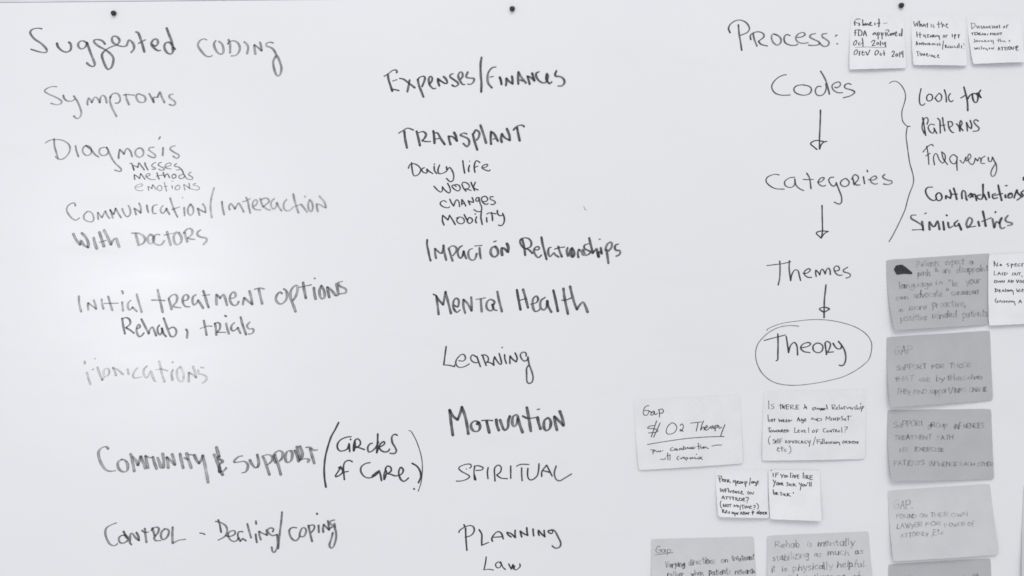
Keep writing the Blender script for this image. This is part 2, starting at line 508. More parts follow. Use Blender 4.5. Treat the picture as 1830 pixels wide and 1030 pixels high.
210 345 225 440 260 550 285 625
285 460 365 435
265 590 330 600 395 615
400 415 470 430 550 490 655 570
568 440 550 540 530 635
700 430 720 530 760 630 795 720
700 440 730 400 790 380 820 410 800 480 770 550
890 510 930 460 935 400 900 385 880 430 890 510 925 560 960 585 1000 575
1055 540 1035 480 1030 420 , 1080 460 1150 500 , 1185 490 1165 430 1120 385
1285 340 1240 350 1225 385 1280 430 1350 480 1360 520 1310 548 1260 525
1400 430 1435 380 1425 320 1390 315 1362 370 1385 440 1430 510 1475 515
1520 310 1490 390 1550 410 1620 420 1610 475 1570 510 1515 510
1745 70 1728 180 1730 350 1742 500 1738 640
1985 230 1920 240 1860 310 1840 400 1855 500 1915 570
1875 395 1940 382
2040 395 2060 450 2070 515
2140 535 2150 480 2150 415 , 2190 460 2250 505 , 2250 440 2240 380
2345 510 2340 420 2345 310 , 2390 390 2470 490
2370 440 2430 460
2530 510 2515 450 2495 380 , 2550 400 2610 455 , 2590 390 2570 330
2690 305 2640 330 2640 390 2690 460 2760 490 2810 460 2830 380 2810 340 2800 420 , 2830 480 2860 500 2895 470
2970 290 2945 350 2960 380 3020 385 3080 420 3100 480 3060 535 2990 540
@transplant;700 215 7.32;1.8 4.4 .9
90 172 150 135 210 105 285 130
165 145 175 240 200 365
325 145 350 240 370 335
350 165 410 150 450 185 430 235 395 270 , 450 280 510 280
545 140 555 220 560 305
550 170 600 170 640 240 695 320
560 250 620 240
770 320 755 270 745 210 , 800 220 855 275 , 840 210 815 160
985 180 940 170 895 195 940 215 1000 245 1015 300 985 345 935 305
1060 180 1085 280 1120 390
1075 170 1100 130 1145 160 1140 220 1110 260
1160 65 1200 180 1235 300
1300 315 1295 240 1300 150 , 1340 180 1390 275
1320 250 1360 240
1440 290 1430 240 1440 180 , 1480 230 1545 265 , 1540 200 1505 110
1590 130 1640 80 1700 65 1735 85
1640 100 1655 180 1675 270
@daily;700 215 7.32;1.7 2.9 .95
260 555 265 630 290 725 350 710 380 650 350 600 290 570 240 580 218 630
430 620 395 640 410 680 460 690 460 640 , 490 670 540 700
555 580 562 572
555 605 560 660 590 700
628 585 605 650 620 700 680 690 720 665
715 610 725 655 , 760 620 800 680 812 740 800 790 765 805 715 762
@life;700 215 7.32;1.7 3 .95
930 530 940 610 955 695
1018 590 1005 640 1010 675
1015 540 1025 536
1155 555 1110 530 1085 570 1080 630 1090 685
1085 620 1130 600
1185 625 1240 610 1255 580 1210 585 1180 620 1220 650 1270 665 1288 650
@work;760 310 9.81;1.7 2.7 .95
150 225 210 290 270 330 300 300 300 235 , 340 290 410 345 440 310 425 240 390 175
545 235 500 205 465 225 500 270 570 310 610 280 600 220 545 195 510 205
645 200 670 260 715 315
640 200 660 160 720 165 770 210 760 260 700 275 , 750 285 805 300
800 155 830 230 865 305
880 155 850 220 840 245 , 880 275 930 292
@changes;760 310 9.81;1.7 2.7 .95
370 505 330 480 275 500 265 545 320 590 400 605 430 585
428 450 460 520 500 575 , 520 510 550 465 590 500 600 585
640 555 640 460 , 680 510 710 575
645 530 695 530
785 550 765 510 750 480 , 800 500 845 510 , 840 470 820 425
955 430 910 425 885 460 900 490 940 480 , 940 430 960 520 990 600 975 665 910 670 850 635
1010 495 1070 490 1095 450 1060 405 1005 415 985 455 1010 510 1060 545 1105 530
1195 410 1140 415 1140 455 1200 480 1230 515 1195 545 1145 545
@mobility;760 310 9.81;1.7 2.9 .95
330 910 300 830 305 735 , 400 820 , 425 735 , 480 820 525 900
540 785 610 765 670 795 685 850 640 885 580 870 550 820 590 775
680 720 710 780 740 830 , 770 775 820 800 825 840 780 880 740 850 740 800
900 760 880 830 900 870
872 710 880 716
985 670 975 770 1000 900
1075 775 1080 855
1075 715 1120 695 1170 700 1240 710
1160 685 1175 760 1180 830
1262 650 1270 710 1310 745 1350 735
1355 700 1385 780 1380 860 1340 915 1280 908
@impact;745 415 9.15;1.9 4 .8
170 125 165 200 185 300 205 400 225 470
315 430 300 360 295 270 , 340 310 380 345 410 345 , 430 280 435 215 , 450 330 480 460
520 265 545 350 585 475
530 250 590 225 645 260 640 320 590 385
748 222 700 250 670 310 675 380 705 425 740 405 765 310 , 780 370 810 435
910 270 860 290 840 350 860 430 905 460 950 440 980 350
945 228 1065 218
1025 255 1030 340 1045 435
@on;745 415 9.15;2.2 5.2 .85
1285 230 1225 260 1205 330 1230 390 1280 405 1325 360 1320 290 1280 235
1255 160 1300 145
1395 380 1385 310 1390 260 , 1430 270 1490 330 , 1495 250 1470 185
@relationships;920 415 9.15;1.9 4.2 .8
120 120 145 200 160 290 170 380
160 270 110 220 85 160 100 115 160 95 230 110 270 170 255 240 180 270 , 230 290 290 350
320 290 380 290 405 260 380 240 340 250 310 300 335 370 375 415 410 405 435 375
435 80 455 200 490 330 520 450
600 250 560 260 545 310 555 380 580 400 610 370 640 340 660 370 720 410
710 235 735 320 770 405
650 280 730 255 815 245
865 255 850 310 870 395
935 260 900 300 905 370 940 410 975 380 970 320 935 260 , 930 330 950 400
1040 415 1030 340 1050 285 , 1090 320 1110 370 1145 365 1120 300 1105 290
1210 190 1140 215 1140 270 1200 300 1240 325 1210 360 1160 385
1215 95 1235 180 1260 280 1275 345 , 1310 300 1340 270 1350 330 1365 405
1375 410 1365 330 , 1400 320 1420 355 , 1405 255
1375 118 1402 116
1500 290 1530 510
1480 300 1500 220 1545 170 1585 180 1580 250 1530 310
1700 195 1650 210 1635 260 1660 300 1710 300 1725 335 1700 375 1650 395
@mental;765 505 6.1;1.8 4.2 .8
115 350 105 260 90 150 , 125 200 165 245 , 180 160 190 100 , 215 200 250 340
55 128 92 145
285 250 325 265 335 200 310 172 280 200 275 270 310 325 350 300
405 335 385 260 385 185 , 430 230 475 310 , 475 240 470 160
522 185 625 168
575 180 578 240 585 320
715 240 725 210 680 185 640 220 640 280 680 310 710 285 700 240 , 720 295 752 305
755 100 770 180 805 318
@health;765 505 6.1;1.9 4.6 .85
968 80 985 180 1008 300
1035 75 1060 160 1090 278
1000 195 1070 175
1115 238 1180 220 1200 180 1180 150 1145 180 1140 250 1160 310 1195 312 1220 290
1278 162 1230 200 1225 270 1260 300 1290 270 1300 200 , 1310 260 1345 325
1365 85 1390 190 1415 315
1475 65 1490 180 1525 345
1455 195 1510 190 1560 168
1548 42 1570 140 1600 240 1625 295 , 1650 250 1690 215 1715 260 1740 325
@learning;775 605 9.15;1.7 2.9 .95
205 130 185 280 165 435 , 250 440 345 465
345 435 335 460
410 365 480 370 520 330 500 270 450 265 385 330 360 400 390 460 450 475 530 450 585 415
690 300 640 270 605 310 625 370 690 400 720 390
705 295 735 380 765 465
800 280 830 370 860 445
775 275 840 270 890 310 890 370 860 390 , 930 400 985 440 , 980 370 995 300 , 1030 360 1080 420 1110 410 1095 330 1070 245
1160 265 1165 340 1190 410
1112 155 1128 145
1248 415 1245 350 1250 285 , 1290 340 1350 385 , 1365 320 1330 235
1510 290 1510 240 1460 225 1420 260 1430 320 1480 370 1530 350 1545 300
1540 300 1560 420 1600 530 1625 630 1610 710 1560 735 1525 700 1520 580 1520 490 1550 440
@motivation;785 715 7.32;2 5.2 .85
178 465 155 300 135 130 , 180 210 240 262 , 275 170 295 90 , 340 220 365 340 380 445
530 300 470 275 420 310 420 370 460 410 510 405 535 350 510 290 , 490 320
552 270 630 265 700 270
620 275 635 350 655 430
745 255 755 330 780 400
795 260 840 380 870 390 900 350 905 270 925 210
1030 225 1010 195 965 220 955 300 975 345 1010 320 1030 240 , 1055 330 1090 425
1145 95 1170 230 1198 410
1090 210 1160 240 1260 230
1285 225 1300 300 1325 380
1278 126 1315 118
1420 235 1375 270 1370 360 1400 400 1445 370 1460 290 1430 235 1405 240
1540 395 1515 290 1505 215 , 1560 270 1625 335 , 1610 240 1575 145
@spiritual;800 815 7.32;1.9 2.7 .97
285 162 310 140 295 110 240 110 170 135 145 165 185 205 250 240 288 270 250 305 180 328 112 330
242 172 250 172
355 130 345 200 350 310 , 370 315 350 250
355 135 400 128 465 155 440 185 370 190
530 150 520 220 528 300
610 190 620 330
610 200 620 150 665 120 700 150 690 210 640 250 , 700 290 785 298
825 130 825 295
900 135 960 110 1065 112
968 155 968 240 975 325
1050 160 1045 250 1065 305 1110 310 1170 260 1190 180 1195 100
1230 270 1235 200 1295 120 , 1330 190 1368 265
1245 190 1335 215
1420 130 1395 220 1415 300 1465 325 1530 290 1622 235
@planning;805 925 8.318;1.9 3.1 .95
225 160 228 260 235 380 245 490
200 105 215 140
125 225 140 190 210 145 290 120 345 145 350 210 300 270 215 295
425 180 465 250 465 340 465 415 , 510 395 570 370
625 355 615 310 660 240 710 210 760 240 785 320
640 295 780 285
905 292 860 260 840 220 , 900 240 965 300 , 960 240 962 190
1060 290 1045 240 1035 200 , 1090 240 1150 268 , 1138 210 1135 150
1228 170 1230 220 1238 275
1320 270 1305 230 1310 190 , 1350 240 1405 288 , 1395 230 1392 190
1500 190 1450 200 1470 230 1510 235 1520 190 1470 190
1500 180 1550 200 1600 290 1640 380 1620 440 1560 455 1510 420
@law;805 925 8.318;1.5 2.6 .95
532 585 520 680 497 780 , 560 770 640 782
740 680 710 660 670 700 690 745 730 745 755 700 745 660 , 780 740 820 775
865 690 905 770 , 930 700 950 770 985 775 1035 730 1030 690
925 700 935 765 , 960 720
@process:;1290 20 7.957;1.7 3.2 .7
235 195 245 320 265 440 283 560
118 310 95 250 120 190 190 140 270 130 350 170 392 245 360 305 255 350
445 320 460 400 500 500
412 408 405 350 450 310 520 295 585 320 595 370 520 430 , 560 475 650 498
790 345 730 325 705 370 725 440 780 485 830 460 840 400 800 350 740 330
970 350 920 335 885 380 900 450 970 485 1045 488 1080 470
1070 375 1130 370 1185 335 1150 305 1090 325 1050 380 1080 440 1150 460 1230 450
1335 320 1270 335 1250 370 1310 405 1380 440 1380 475 1310 490 1230 485
1495 320 1430 330 1430 370 1490 410 1525 450 1500 495 1440 500 1385 450
1610 358 1640 340
1630 468 1650 464
@codes;1365 120 6.4375;1.7 2.8 .8
262 92 230 92 160 125 105 185 92 240 130 300 210 325 305 322
450 205 380 215 345 255 370 300 450 325 520 310 548 265 525 225 450 205
660 225 620 225 592 265 605 315 645 330 690 310 718 250 715 190
652 48 690 110 725 190 755 315
815 230 840 240 880 210 870 175 825 180 785 215 800 265 850 295 908 295
1005 200 965 190 928 215 940 245 1010 265 1045 290 1000 330 912 355
@arrow;1365 120 6.4375;2 2.8 .9
652 495 650 600 645 720 640 830 642 945 , 660 895 690 865 728 855
650 500 652 540
690 858 610 845 560 860 538 885 570 915 612 950
@categories;1355 290 6.868;1.6 2.6 .85
258 158 200 150 120 180 95 230 130 280 210 325 322 332
450 185 380 195 325 240 335 290 395 312 445 280 450 205 , 460 275 505 325 560 350
595 135 630 200 648 328
550 212 610 215 678 212
725 250 780 235 812 195 770 195 735 240 755 280 795 295 830 285
930 185 885 190 865 225 895 280 930 295 955 270 955 250 , 990 340 1020 420 1022 490 990 515 930 490
1065 200 1020 230 1010 270 1050 300 1100 285 1115 240 1075 200
1160 200 1170 240 1175 278
1145 210 1180 155 1225 175 1225 215 1190 255 , 1200 280 1250 280
1290 180 1305 265
1335 100 1342 120
1350 215 1410 220 1455 195 1430 170 1380 200 1385 245 1430 270 1465 262
1555 150 1525 180 1570 215 1640 235 1635 260 1590 275 1535 268
@arrow;1355 290 6.868;2 2.6 .95
783 530 785 650 788 770 788 850 775 930 , 800 890 830 865 862 852
862 852 790 845 735 855 712 875 775 935
@themes;1355 455 8.585;1.8 2.6 .9
130 172 240 158 380 140 500 112
330 100 335 220 328 370 305 470
478 95 475 230 498 405 , 515 310 560 240 610 250 630 320 650 402
685 290 750 285 800 240 770 218 710 260 710 310 760 350 822 350
890 340 880 280 885 240 , 925 280 945 315 , 960 250 985 225 1010 260 1028 300 , 1045 240 1075 210 1100 240 1105 310
1170 255 1240 240 1235 190 1195 178 1160 215 1190 290 1240 320 1290 315
1375 195 1310 235 1310 265 1390 290 1415 320 1390 350 1345 362
@arrow;1355 455 8.585;2 3 .95
1040 465 1030 560 1015 700 1012 850 1010 970
1095 835 1030 810 960 820 940 842 1010 890 , 1095 838
@theory;1335 560 7.358;1.9 2.8 .95
222 360 350 325 510 285
405 270 408 400 405 560 405 610 380 625
515 305 530 400 545 520 , 570 430 620 385 655 430 665 550
705 455 790 440 838 405 800 385 730 410 705 460 750 505 828 518
910 395 870 430 875 490 930 520 985 495 995 430 950 395 905 395
1025 400 1035 470 1045 545
1020 400 1050 370 1095 400 1085 460 1055 515 , 1140 508
1130 395 1165 450 1200 470 1235 465 , 1240 430
1200 370 1250 430 1285 500 1298 590 1280 665 1245 690 1210 682
@circle;1335 560 7.358;1.1 1.5 .75
268 228 262 215 350 170 480 130 650 105 850 85 1050 90 1250 125 1430 185 1560 270 1625 360 1640 450 1610 590 1530 680 1400 770 1250 840 1080 885 900 920 650 948 450 935 310 885 200 790 135 670 112 550 130 430 190 340 290 250 420 185 560 162 680 170
@brace;1580 135 9.15;1.2 1.9 .85
82 130 150 95 220 110 290 175 335 260 350 340 340 420 310 520 290 600 298 730 340 800 385 835 430 835 , 385 835 365 920 360 1010 375 1130 395 1280 420 1440 460 1580 481 1690 470 1790 420 1920 380 2050 340 2200 250 2400 150 2600 80 2720
@look;1580 135 9.15;1.6 2.7 .95
605 215 580 330 578 430 600 485 640 485 668 460
735 305 700 340 700 400 740 420 790 385 780 320 735 305
830 375 880 310 910 295 940 340 930 400 885 430 845 390 830 370
985 235 1010 320 1018 435
1085 295 1055 340 1060 400 1095 432 1130 410
@for;1580 135 9.15;2 3.4 .95
1305 190 1330 290 1360 420 1368 580
1250 370 1290 350 1315 330
1370 380 1400 330 1440 300 , 1450 380 1480 440 1520 430 1535 350 1520 290
1440 300 1500 300 1540 340 , 1540 300 1580 240
1550 300 1565 340 1585 365
@patterns;1580 135 9.15;1.6 2.7 .92
630 690 650 800 665 900 680 985
655 950 620 850 650 720 700 690 720 740 700 800
825 810 760 800 720 850 750 920 800 945 820 900 815 860 , 860 950
870 700 910 740 915 830 918 945
955 690 970 800 995 910
910 820 1000 810
1045 755 1060 860 1110 930 1140 932
1045 755 1100 760 1120 810 1070 850
1180 790 1220 840 1240 915 , 1235 800 1250 740 1275 780 1250 850 1290 905
1360 910 1355 840 1345 770 , 1380 840 1425 870 , 1430 810 1405 735
1540 750 1500 725 1465 750 1490 800 1550 860 1530 905 1450 915
@frequency;1600 240 7.922;1.5 2.3 .85
445 170 465 300 475 430
390 255 450 185 510 145 540 170
430 310 495 270
555 435 540 340 560 280 590 285 620 360 670 410 705 360 700 290 655 250 , 680 350 740 430
870 320 820 290 770 340 790 400 840 420 870 370 875 320 , 870 420 875 515
915 370 960 410 1000 325 , 1005 380 1040 360 1070 320 1050 280 1025 320 1045 400 1090 430 1120 390 1130 340 , 1165 380 , 1190 330 1220 370
1270 310 1215 350 1215 410 1265 415
1315 330 1320 380 1355 385 1375 325 , 1400 380 1430 440 1430 520 1400 590 1360 590 1355 530 1390 460 1425 410
@contradictions;1600 240 7.922;1.9 3.5 .95
530 750 460 755 428 800 450 870 500 925 550 940 580 920
600 835 575 870 590 930 630 940 660 900 640 840 600 830
715 915 715 870 , 780 910 , 790 850 768 790
825 765 850 840 870 925
800 850 880 850
945 915 940 850 955 800 990 820 1000 900 1015 935
1030 880 1070 840 1100 870 1050 900 , 1120 850 1150 940
1060 840 1100 890
1210 860 1160 870 1170 910 1220 920 1240 860 1240 710
1250 850 1290 930
1315 820 1330 900
1420 840 1375 860 1390 910 1450 900
1455 720 1475 820 1505 940
1400 870 1520 840
1555 730 1585 728
1555 860 1560 900
1640 830 1600 850 1600 900 1650 890 1650 840 1610 860
1680 905 1700 840 1720 790 , 1730 830 1780 880
1830 790 1780 830 1810 870 1770 900 1720 935
1815 610 1815 650
@similarities;1580 360 7.32;1.8 4 .85
420 180 360 185 355 225 430 270 500 320 500 365 430 372 368 375
495 265 505 320 512 380
528 165 555 152
595 375 590 310 592 270 , 640 330 665 325 , 700 260 725 370
770 265 785 375
812 180 825 188
835 275 850 345 900 325
965 250 920 290 930 325 965 315 975 290 , 1010 375
1090 345 1075 290 1110 215 1150 240 1140 290 1100 340 , 1200 325
1230 265 1245 325
1290 130 1310 220 1328 325
1275 265 1340 240 1400 215
1450 148 1462 135
1415 230 1440 345 , 1465 270 1510 290 , 1540 215 1510 260 1520 340 1550 355 1580 340
1620 185 1585 230 1600 265 1670 285 1670 305 1610 320
'''
GLYPHS = r'''
A 6;0 0 3 10 , 6 0;1.2 4 5 4
B 6;0 0 0 10;0 10 4 9.5 5 8 3.5 5.5 0 5.3;3.5 5.3 5.6 3.5 5 .8 0 0
C 6;5.5 8.5 3.5 10 1 8.5 0 5 1 1.3 3.5 0 5.8 1.5
D 6;0 0 .3 10;-.5 9.8 3 9.8 5.8 7 5.5 3 3 .5 -.3 0
E 5;5 9.6 0 10 , 0 0 , 5 .2;0 5 4 5.2
F 5;5 9.8 0 10 , 0 0;0 5 4 5.3
G 6;5.5 9 3 10 .5 8 0 4 1.5 .3 4.5 .3 5.8 2.5 5.8 4.5 , 3 4.5
H 6;0 10 .2 0;5.8 10 5.6 0;0 5 5.8 5.3
I 1.5;.7 10 .8 0
J 5;4.5 10 4.5 3 3 0 .8 .5 0 2.5
K 6;0 10 .2 0;5.5 10 .5 4.5 , 6 0
L 5;0 10 0 0 , 5 .3
M 8;0 0 .8 10 , 4 3 , 7 10 , 8 0
N 6;0 0 .2 9.5 , 5.6 .3 , 5.8 10
O 6;3 10 .6 8.5 0 5 1 1 3.5 0 5.6 2 6 6 5 9 2.6 10
P 6;.4 0 0 10;0 9.7 4 10 5.8 7.8 4.5 5 .3 4.5
Q 6;3 10 .6 8.5 0 5 1 1 3.5 0 5.6 2 6 6 5 9 2.6 10;3.5 3 6 -1
R 6;.2 0 0 10;0 9.7 4 10 5.4 7.6 4 5.3 .4 4.8 , 5.8 0
S 5.5;5.2 9 3 10 .4 8.6 1 6 4.5 4.3 5.3 2 3 0 0 .8
T 6.5;0 9.6 6.5 10;3.3 9.8 3.4 0
U 6;0 10 .2 3 2.5 0 5 1.5 5.8 10
V 6;0 10 2.8 0 , 6 10
W 8;0 10 2 0 , 4 7 , 6 0 , 8 10
X 6;0 10 6 0;5.6 10 .2 0
Y 6;0 10 2.8 5;6 10 1.8 -1
Z 6;0 10 5.6 9.8 , .2 .2 , 6 0
a 5;4.5 5.4 2 6 0 3.5 1 .3 3.4 1 4.3 5.5 , 4.6 1 5.2 0
b 4.8;0 10 .4 .3 , .5 4 3 5.8 4.8 3 3.2 .2 .3 .5
c 4.4;4.3 5.2 2 6 0 3.2 1.5 .1 4.4 1
d 5;4.4 4.6 2 6 0 3 1.3 .2 3.6 1.3 4.8 10 , 4.8 0
e 4.6;.2 3 4 3.4 4.2 5.3 2.2 6 0 3.3 1.5 .2 4.6 .9
f 4;4 9.5 2.4 10 1.6 7 1.5 0;0 5.3 3.6 5.5
g 5;4.5 5.2 2 6 0 3.5 1.3 .8 4 2.5 4.6 5.5 , 4.8 -1.5 3 -3.8 .5 -2.8
h 5;0 10 .5 0 , .6 3.5 2.8 5.9 4.4 4 4.8 0
i 1.5;.6 6 .8 0;.7 8.6 .9 8.8
j 2.5;2 6 2 -2.5 0 -3.5;2 8.6 2.2 8.8
k 4.6;0 10 .3 0;4 6 .5 2.6 , 4.6 0
l 1.6;.4 10 .8 0
m 7;0 6 .3 0 , .4 3.6 2 6 3.3 4 3.4 0 , 3.5 3.6 5.2 6 6.6 4 7 0
n 5;0 6 .3 0 , .4 3.6 2.8 6 4.4 4 4.8 0
o 5;2.4 6 .2 4.4 .4 1 2.6 0 4.7 2 4.5 5 2 6
p 5;0 6 .6 -3.8;.1 4 2.8 6 4.8 4 3.6 .8 .5 .8
q 5;4.5 5 2 6 0 3.4 1.4 .6 4 2 4.5 5.5 , 4.8 -3.8
r 4;0 6 .4 0 , .5 3.4 2 5.6 4 5.5
s 4.2;4 5.4 2 6 .4 4.6 3.8 2.2 3 .2 0 .5
t 4;1.8 9 2.2 1.2 3.8 .2;0 6.2 4 6.4
u 5;0 6 .4 1.4 2.4 0 4.4 2.4 4.6 6 , 5 0
v 4.6;0 6 2.2 0 , 4.6 6
w 7;0 6 1.8 0 , 3.5 5 , 5 0 , 7 6
x 4.6;0 6 4.6 0;4.4 6 .2 0
y 5;0 6 2.4 1;5 6 3 -.5 1.2 -3.8
z 4.6;0 6 4.4 5.8 , .2 .2 , 4.8 0
0 5;2.4 10 .2 6 1 .5 3.5 .6 4.8 5 3.5 9.5 2.4 10
1 1.5;.8 10 .6 0
2 5;0 8 2 10 4.4 8.6 3 4.5 0 .3 , 5 0
4 5;1 10 .4 5 , 5 5.2;4 10 4 0
? 4.6;0 8 2 10 4.6 8.6 3 5.5 2 2.6;2 .4 2.2 .5
/ 3.5;3.4 12 0 -2.5
( 2.5;2.4 12 .3 8 0 3 1.4 -2
) 2.5;.4 12 2.3 8 2.4 3 .6 -2
, 1.5;1 1.2 .4 -2
. 1.5;.6 .3 .8 .5
' 1.2;.6 10 .5 7.5
" 2.2;.5 10 .6 7.8;1.8 10 1.8 7.8
- 4;0 5 4 5
& 5.5;5 2 2 .2 .3 1.6 4 7 3 9.6 1 8 5.4 0
'''
